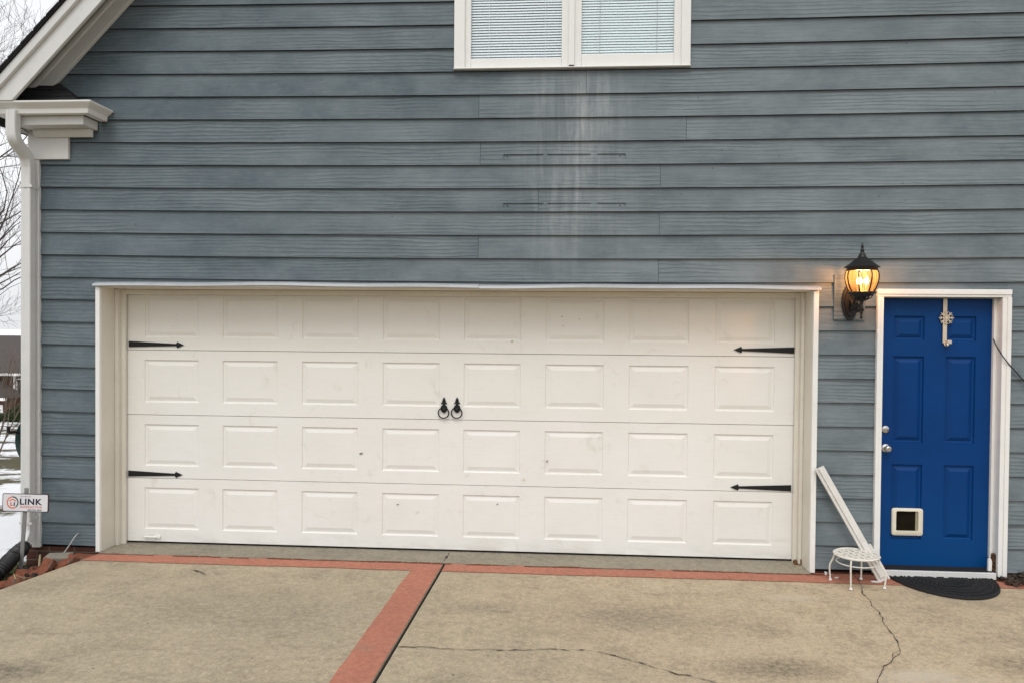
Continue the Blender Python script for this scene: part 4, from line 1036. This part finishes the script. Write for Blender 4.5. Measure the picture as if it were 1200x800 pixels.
loose_brick(53.5, 665, R(70), R(15), R(-50), 'red brick standing tilted against the grey stone block', False, .8, zc=-.02)
loose_brick(77, 660, R(55), R(10), R(-32), 'red brick wedged between the stone block and the drive edge', False, .9, zc=-.015)
loose_brick(20, 679, R(-25), R(20), R(10), 'broken red half brick between the frame edge brick and the sign stake', False, .55, zc=-.06)
loose_brick(63, 662, R(20), R(-15), R(24), 'broken red half brick in front of the grey stone block', False, .5, zc=-.03)
loose_brick(97, 654, R(3), R(5), R(4), 'red brick lying flat against the foundation by the garage casing', False, .9, zc=-.02)
loose_brick(69, 655, R(4), R(12), R(-2), 'grey stone block lying among the bricks at the foundation', False, 1.0, 'block', zc=.0, dims=(.19, .09, .075))
# twigs and straw among the bricks
for (p, q_, r_, lab) in (((52, 652), (50, 664), .007, 'pale dry stem standing upright beside the grey stone block'), ((22, 674), (25, 682), .004, 'curled pale dry stem over the brick by the sign stake'), ((25, 676), (40, 677.5), .003, 'thin pale dry stem lying flat between brick and drive')):
    a_, b_ = gnd(p[0], p[1], 0.0), gnd(q_[0], q_[1], -.05); mb = MB(); mb.tube([a_+Vector((0, -.05, .03)), (a_+b_)/2+Vector((.01, -.06, .02)), b_+Vector((0, -.04, .02))], r_, 5)
    tag(mb.build('dry_stem', M['deadgrass'], None), lab, 'plant stem', 'dry stems among the bricks')
lp = leafpile('leaf_litter', gnd(52, 668, -.05).x, gnd(52, 668, -.05).y-.01, .52, .20, 900, .018, M['leaf'], .05, 8, -.075); tag(lp, 'brown leaf litter between the bricks and the foundation', 'leaves', kind='stuff')
# grass tufts by the drain pipe
rnd = random.Random(3); mb = MB()
for i in range(420):
    px = rnd.uniform(-12, 26); py = rnd.uniform(672, 690)-(px-5)*.36; g = gnd(px, py, -.15); h_ = rnd.uniform(.03, .10); d_ = Vector((rnd.uniform(-.5, .5), rnd.uniform(-.5, .5), 1))*h_
    w_ = Vector((.0028, rnd.uniform(-.002, .002), 0)); b0 = Vector((g.x, g.y, -.155)); mb.face([b0-w_, b0+w_, b0+d_*.6+w_*.6, b0+d_]); 
tag(mb.build('grass', M['grass'], None), 'short dull green grass by the black drain pipe', 'grass', kind='stuff')
# white wire from the siding down to the bricks
P = smoothpath([at(92.5, 624.5, .002), at(90, 625.5, -.03), at(86, 631, -.06), at(78, 643, -.09), at(70, 653, -.12), at(66, 658.5, -.14), at(63, 664, -.15)], 5)
mb = MB(); mb.tube(P, .0042, 6); tag(mb.build('wire', M['wire'], None, True), 'pale grey wire running from the siding down into the loose bricks', 'wire')

# ================================================================== DRAIN PIPE (corrugated)
path = smoothpath([at(27.5, 640, YD-.09), at(23, 645, YD-.17), at(14, 653, YD-.28), at(3, 665, YD-.40), at(-14, 680, YD-.52), at(-45, 697, YD-.72), at(-90, 715, YD-1.1)], 14)
pts, rad_ = [], []
tot = 0
dense = []
for a_, b_ in zip(path, path[1:]):
    m_ = max(1, int((b_-a_).length/.0045))
    for i in range(m_): dense.append(a_.lerp(b_, i/m_))
acc = 0; rr_ = []
for i, p in enumerate(dense):
    if i: acc += (p-dense[i-1]).length
    rr_.append(.053+.0055*math.sin(acc/.019*2*math.pi) if acc > .06 else .050)
mb = MB(); mb.tube(dense, rr_, 18); drain = mb.build('drain_pipe', M['pipe'], None, True); tag(drain, 'black corrugated drain pipe fed by the white downspout at the corner', 'drain pipe')

# ================================================================== YARD SIGN
YS = -.42
YS = -.33; sb = at(24, 668, YS)
sign = empty('yard_sign', (sb.x, sb.y, -.14), 'white security yard sign on a grey stake in front of the downspout', 'sign')
s_top = at(30.8, 571.5, YS)
mb = MB(); dS = (s_top-Vector((sb.x, sb.y, -.2))); mb.tube([(sb.x-.012, sb.y+.006, -.2), (s_top.x, YS+.006, s_top.z)], .016, prof=[(-.9, -.35), (.9, -.35), (.9, .15), (0, .35), (-.9, .15)], upv=(1, 0, 0)); mb.build('stake', M['steel'], sign)
cn = [at(4.5, 577, YS-.006), at(58, 578.8, YS-.006), at(57, 599.5, YS-.006), at(2, 598.5, YS-.006)]
pc = (cn[0]+cn[1]+cn[2]+cn[3])/4; wv = ((cn[1]-cn[0])+(cn[2]-cn[3]))/2; wS = wv.length; hS = ((cn[0]-cn[3]).length+(cn[1]-cn[2]).length)/2
ang = math.atan2(wv.z, wv.x)
MS = Matrix.Translation((pc.x, YS-.006, pc.z)) @ Matrix.Rotation(-ang, 4, 'Y') @ Matrix.Rotation(R(90), 4, 'X')   # local x right, y up, z toward the viewer
def spoly(name, pts2, mat, z, t=.0006, parent=None, bevel=0):
    mb = MB(); 
    q = [MS @ Vector((x, y, z)) for x, y in pts2]; n = (MS.to_3x3() @ Vector((0, 0, t))); mb.prism(q, n); return mb.build(name, mat, parent, bevel=bevel)
sk = .06
def shp(P): return [(x+sk*y*.55, y) for x, y in P]
panel = spoly('panel', shp(rrect(-wS/2, wS/2, -hS/2, hS/2, .012)), M['signrim'], 0, .004, sign)
spoly('face', shp(rrect(-wS/2+.006, wS/2-.008, -hS/2+.006, hS/2-.005, .008)), M['sign'], .0042, .0008, panel)
def stext(txt, x0, y0, w, h, mat, shear=0.0, bold=0.0):
    cu = bpy.data.curves.new('lettering', 'FONT'); cu.body = txt; cu.size = 1; cu.extrude = .0; cu.offset = bold; cu.shear = shear; cu.space_character = 1.1 if bold else 1.0
    to = bpy.data.objects.new('tmp', cu); col.objects.link(to); dg = bpy.context.evaluated_depsgraph_get(); dg.update()
    me = bpy.data.meshes.new_from_object(to.evaluated_get(dg)); bpy.data.objects.remove(to)
    xs = [v.co.x for v in me.vertices]; ys = [v.co.y for v in me.vertices]
    for v in me.vertices:
        lx_ = x0+(v.co.x-min(xs))/(max(xs)-min(xs))*w; ly_ = y0+(v.co.y-min(ys))/(max(ys)-min(ys))*h
        v.co = MS @ Vector((lx_+sk*ly_*.55, ly_, .0056)) - sign.location
    me.materials.clear(); me.materials.append(mat); me.name = 'lettering'
    o = bpy.data.objects.new('lettering', me); col.objects.link(o); o.parent = panel; return o
U = wS/960.0                               # photo zoom units on the sign: panel spans 30..1000 by 120..500
def ux(x): return (x-515)*U
def uy(y): return (308-y)*U
stext('LINK', ux(400), uy(345), 460*U, 122*U, M['ink'], 0, .03)
stext('INTERACTIVE', ux(410), uy(412), 445*U, 46*U, M['inkred'], 0, .02)
stext('800-340-3830', ux(565), uy(462), 290*U, 30*U, M['ink'], 0, .03)
stext('SECURED BY', ux(410), uy(192), 220*U, 18*U, M['ink'])
def arc(cx_, cy_, r0, r1, a0, a1, mat, n=18):
    P = [(cx_+r1*math.cos(R(a0+(a1-a0)*i/n)), cy_+r1*math.sin(R(a0+(a1-a0)*i/n))) for i in range(n+1)] + [(cx_+r0*math.cos(R(a1-(a1-a0)*i/n)), cy_+r0*math.sin(R(a1-(a1-a0)*i/n))) for i in range(n+1)]
    return P
lc_ = (ux(250), uy(305))
def logo(P, mat): spoly('logo', shp([(x, y) for x, y in P]), mat, .0052, .0006, panel)
logo(arc(*lc_, 100*U, 122*U, 95, 310, 0), M['inkred']); logo(arc(*lc_, 100*U, 122*U, -48, 93, 0), M['ink'])
logo(arc(lc_[0], lc_[1]-8*U, 58*U, 78*U, 25, 155, 0), M['inkred'])
for x, y0_, y1_, m_ in ((205, 300, 375, 'inkred'), (275, 300, 375, 'ink')):
    logo([(ux(x), uy(y1_)), (ux(x+22), uy(y1_)), (ux(x+22), uy(y0_)), (ux(x), uy(y0_))], M[m_])
logo([(ux(228), uy(375)), (ux(255), uy(375)), (ux(255), uy(355)), (ux(228), uy(355))], M['inkred'])

# ================================================================== HOSE REEL on the side wall
hc = at(31, 517, .30); hx = XL
reel = empty('hose_reel', (hx, .30, hc.z), 'dark green hose coiled on a reel at the left side wall behind the downspout', 'hose reel')
mb = MB(); n = 40
hc0 = Vector((at(44, 517, .42).x, .42, hc.z-.01))
for k in range(5):
    for q_ in range(3):
        rr2 = .185-.022*q_; off = -.06+.028*k
        mb.tube([hc0+Vector((off*.5-rr2*math.cos(2*math.pi*i/n)*.85, off*.8+rr2*math.cos(2*math.pi*i/n)*.25, rr2*math.sin(2*math.pi*i/n))) for i in range(n+1)], .0125, 6, cap=False)
mb.build('hose_coil', M['hose'], reel, True)
mb = MB(); mb.tube([hc0+Vector((-.02, 0, .02)), at(18, 505.5, .30), at(10, 506.5, .26)], .013, 8); mb.tube([at(10, 506.5, .26), at(9.5, 499, .26)], .012, 8); mb.build('crank', M['black'], reel, True)
mb = MB(); mb.box(XL-.13, XL-.004, .38, .46, hc.z-.05, hc.z+.05); mb.build('bracket', M['hose'], reel, bevel=.004)

# ================================================================== BACKGROUND
def base_at(px, Y):
    p = at(px, 400, Y); return Vector((p.x, Y, tz(p.x, Y)))
# neighbour's brick house
YN = 52.0
bN = base_at(-10, YN); neigh = empty('brick_house', bN, 'distant brick house with brown roof and white gutters beyond the snowy lawn', 'house')
zeave = at(12, 437, YN).z; zrid = at(12, 400, YN+4).z; xr0 = at(-160, 400, YN).x; xr1_ = at(120, 400, YN).x
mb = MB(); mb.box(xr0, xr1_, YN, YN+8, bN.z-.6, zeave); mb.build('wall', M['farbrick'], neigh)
mb = MB(); mb.prism([(xr0-.4, YN-.45, zeave-.05), (xr0-.4, YN+8.45, zeave-.05), (xr0-.4, YN+4, zrid+.5)], (xr1_-xr0+.8, 0, 0)); mb.build('roof', M['farroof'], neigh)
mb = MB(); mb.box(xr0-.4, xr1_+.4, YN-.58, YN-.46, zeave-.16, zeave+.02); gt = mb.build('gutter', M['vinyl'], neigh)
q = at(17, 440, YN-.1); mb = MB(); mb.box(q.x-.07, q.x+.07, YN-.14, YN-.01, bN.z, zeave-.16); mb.build('downspout', M['vinyl'], neigh)
# front gable bay with its own roof
q0, q1 = at(-60, 470, YN-2).x, at(7, 470, YN-2).x; ze2 = at(3, 466, YN-2).z; za2 = at(-22, 452, YN-2).z+.6
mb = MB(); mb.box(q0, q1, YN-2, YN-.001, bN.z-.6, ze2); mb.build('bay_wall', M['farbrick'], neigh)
mb = MB(); mb.prism([(q0-.3, YN-2.4, ze2), (q1+.3, YN-2.4, ze2), ((q0+q1)/2, YN-2.4, za2)], (0, 2.2, 0)); mb.build('bay_roof', M['farroof'], neigh)
mb = MB(); mb.box(q0-.35, q1+.35, YN-2.5, YN-2.405, ze2-.16, ze2+.05); mb.build('bay_fascia', M['vinyl'], neigh)
mb = MB(); a_, b_ = at(-14, 480, YN-2).x, at(3.5, 480, YN-2).x; mb.box(a_, b_, YN-2.04, YN-1.99, bN.z, at(0, 474, YN-2).z); mb.build('garage_door', M['vinyl'], neigh)
for px in (26, 40): 
    mb = MB(); q = at(px, 452, YN); mb.box(q.x-.45, q.x+.45, YN-.03, YN-.005, q.z-.8, q.z+.6); w_ = mb.build('window', M['vinyl'], neigh)
    mb = MB(); mb.box(q.x-.38, q.x+.38, YN-.04, YN-.031, q.z-.7, q.z+.5); mb.build('pane', M['room'], w_)

def leafball(name, c, rx_, ry_, rz_, n, s_, mat, parent, seed):
    rnd = random.Random(seed); mb = MB()
    blobs = [(Vector((rnd.uniform(-.6, .6)*rx_, rnd.uniform(-.6, .6)*ry_, rnd.uniform(-.7, .75)*rz_)), rnd.uniform(.35, .6)) for _ in range(16)]
    for i in range(n):
        bc, br = rnd.choice(blobs); v = Vector((rnd.gauss(0, 1), rnd.gauss(0, 1), rnd.gauss(0, 1))); v.normalize(); v *= br*rnd.uniform(.6, 1.05)
        p = c + bc + Vector((v.x*rx_, v.y*ry_, v.z*rz_)); t = Vector((rnd.gauss(0, 1), rnd.gauss(0, 1), rnd.gauss(0, 1)+.6)).normalized(); u = t.orthogonal().normalized(); u = (Matrix.Rotation(rnd.uniform(0, 6.28), 3, t) @ u)
        l_ = s_*rnd.uniform(.6, 1.4); mb.face([p-u*l_*.35, p+t*l_*.5-u*.0, p+u*l_*.35, p-t*l_*.5])
    return mb.build(name, mat, parent)
YBu = 40.0; bb_ = base_at(21, YBu); bush = empty('evergreen_bush', bb_, 'dark evergreen bush in front of the distant brick house', 'bush')
hB = at(22, 472, YBu).z-bb_.z
leafball('foliage', bb_+Vector((.25, 0, hB*.5)), .62, .6, hB*.55, 2600, .13, M['evergreen'], bush, 2)
mb = MB(); mb.tube([bb_+Vector((.2, 0, -.1)), bb_+Vector((.2, 0, hB*.5))], [.06, .03], 6); mb.build('stem', M['bark'], bush)
# low clipped hedge line across the lawn
YH = 33.0
hd0, hd1 = at(-60, 515, YH), at(60, 515, YH); mb = None
zH0 = tz(hd0.x, YH)
hedge = empty('hedge', ((hd0.x+hd1.x)/2, YH, zH0), 'low dark green hedge crossing the snowy lawn in the distance', 'hedge')
rnd = random.Random(12); mb = MB()
for i in range(5200):
    x = rnd.uniform(hd0.x, hd1.x); y = YH+rnd.uniform(-.3, .3); z = tz(x, y)+abs(rnd.gauss(.22, .12)); t = Vector((rnd.gauss(0, 1), rnd.gauss(0, 1), rnd.gauss(0, 1))).normalized(); u = t.orthogonal().normalized(); l_ = .08
    mb.face([Vector((x, y, z))-u*l_*.5, Vector((x, y, z))+t*l_, Vector((x, y, z))+u*l_*.5])
mb.build('foliage', M['evergreen'], hedge)

# bare trees
def bare_tree(name, base, height, spread, seed, label, levels=6, r0=.12, mat_t='bark', mat_b='twig', lean=(0, 0), first=.28, group='bare trees beyond the house', nb=(3, 4), minr=.0035, kfirst=6):
    rnd = random.Random(seed); t = empty(name, base, label, 'tree', group)
    trunk = MB(); br = MB()
    def grow(p, d, L_, r, lev):
        n = 4 if lev < 3 else 3; P = [p]; rr = [r]; dd = d.copy()
        for i in range(n):
            dd = (dd + Vector((rnd.gauss(0, .16), rnd.gauss(0, .16), rnd.gauss(.04, .12)))*(1 if lev else .35)).normalized()
            P.append(P[-1]+dd*L_/n); rr.append(max(minr*.7, r*(1-.55*(i+1)/n)))
        (trunk if lev == 0 else br).tube(P, rr, 7 if lev == 0 else (5 if lev < 3 else 3), cap=lev < 2)
        if lev >= levels: return
        k = rnd.randint(*nb) + (kfirst if lev == 0 else 0)
        for j in range(k):
            tt = rnd.uniform(first if lev == 0 else .2, 1.0) if j else 1.0
            i = min(n-1, int(tt*n)); q = P[i].lerp(P[i+1], tt*n-i); base_r = rr[i]
            ax = dd.orthogonal().normalized(); ax = Matrix.Rotation(rnd.uniform(0, 6.283), 3, dd) @ ax
            a_ = rnd.uniform(.35, .95)*spread
            nd = (Matrix.Rotation(a_ if j else a_*.4, 3, ax) @ dd).normalized()
            nd = (nd+Vector((0, 0, .12))).normalized()
            grow(q, nd, L_*rnd.uniform(.52, .78) if lev else L_*rnd.uniform(.35, .6), max(minr, base_r*rnd.uniform(.45, .7)), lev+1)
    grow(Vector(base)+Vector((0, 0, -.1)), Vector((lean[0], lean[1], 1)).normalized(), height*.62, r0, 0)
    trunk.build('trunk', M[mat_t], t, True); br.build('crown', M[mat_b], t)
    return t
bare_tree('bare_tree', base_at(-95, 13), 10.0, 1.05, 11, 'bare tree nearest the house corner with dark limbs reaching in from the left', 5, .14, lean=(.05, 0), nb=(3, 4), minr=.0045, kfirst=9, first=.15)
bare_tree('bare_tree', base_at(-80, 22), 15.0, 1.0, 23, 'bare tree farther off, fine twigs high against the white sky', 6, .16, nb=(3, 3), minr=.0055, kfirst=10, first=.15)
# multi-stemmed shrub with fine upright twigs
rnd = random.Random(5); bs = base_at(-14, 9.0); shrub = empty('bare_shrub', bs, 'bare tan multi-stemmed shrub with fine upright twigs left of the downspout', 'shrub')
def grow2(mb, p, d, L_, r, lev):
    P = [p]; dd = d.copy(); n = 4
    for i in range(n):
        dd = (dd+Vector((rnd.gauss(0, .10), rnd.gauss(0, .10), .04))).normalized(); P.append(P[-1]+dd*L_/n)
    mb.tube(P, [max(.003, r*(1-.6*i/n)) for i in range(n+1)], 4 if lev < 2 else 3, cap=False)
    if lev >= 3: return
    for j in range(4 if lev < 3 else 3):
        tt = rnd.uniform(.3, 1.); i = min(n-1, int(tt*n)); q = P[i].lerp(P[i+1], tt*n-i)
        nd = (dd+Vector((rnd.gauss(0, .36), rnd.gauss(0, .36), rnd.gauss(.05, .2)))).normalized(); grow2(mb, q, nd, L_*rnd.uniform(.5, .75), r*.55, lev+1)
for s_i in range(5):
    mb = MB(); a_ = s_i*2.4; grow2(mb, bs+Vector((.12*math.cos(a_), .12*math.sin(a_), -.05)), Vector((.32*math.cos(a_), .32*math.sin(a_), 1)).normalized(), 1.5*rnd.uniform(.8, 1.15), .020, 0)
    mb.build('stem', M['shrubtwig'], shrub)

# ================================================================== LIGHT
wd_ = bpy.data.worlds.new('World'); sc.world = wd_; wd_.use_nodes = True; nt = wd_.node_tree; nt.nodes.clear()
SUN_EL, SUN_AZ = R(52), R(188)           # high and behind the camera, veiled by cloud
sky = nt.nodes.new('ShaderNodeTexSky'); sky.sky_type = 'NISHITA'; sky.sun_disc = False; sky.sun_elevation = SUN_EL; sky.sun_rotation = SUN_AZ
sky.air_density = 1.0; sky.dust_density = 4.0; sky.ozone_density = 1.0
hs = nt.nodes.new('ShaderNodeHueSaturation'); hs.inputs['Saturation'].default_value = .10
mxw = nt.nodes.new('ShaderNodeMix'); mxw.data_type = 'RGBA'; mxw.inputs[0].default_value = .62; mxw.inputs[7].default_value = (8.6, 8.75, 9.0, 1)   # cloud veil evens the sky out
bg = nt.nodes.new('ShaderNodeBackground'); bg.inputs[1].default_value = .148; wo = nt.nodes.new('ShaderNodeOutputWorld')
nt.links.new(sky.outputs[0], hs.inputs['Color']); nt.links.new(hs.outputs[0], mxw.inputs[6]); nt.links.new(mxw.outputs[2], bg.inputs[0]); nt.links.new(bg.outputs[0], wo.inputs[0])
sl = bpy.data.lights.new('sun', 'SUN'); sl.energy = .9; sl.angle = R(28); sl.color = (1., .98, .95)
so = bpy.data.objects.new('sun', sl); col.objects.link(so)
dirv = Vector((math.sin(SUN_AZ)*math.cos(SUN_EL), math.cos(SUN_AZ)*math.cos(SUN_EL), math.sin(SUN_EL)))
so.rotation_euler = dirv.to_track_quat('Z', 'Y').to_euler(); so.location = dirv*30
sc.view_settings.view_transform = 'Standard'; sc.view_settings.look = 'None'; sc.view_settings.exposure = 0; sc.view_settings.gamma = 1
sc.render.engine = 'CYCLES'; sc.cycles.max_bounces = 8; sc.cycles.transparent_max_bounces = 12; sc.cycles.sample_clamp_indirect = 6
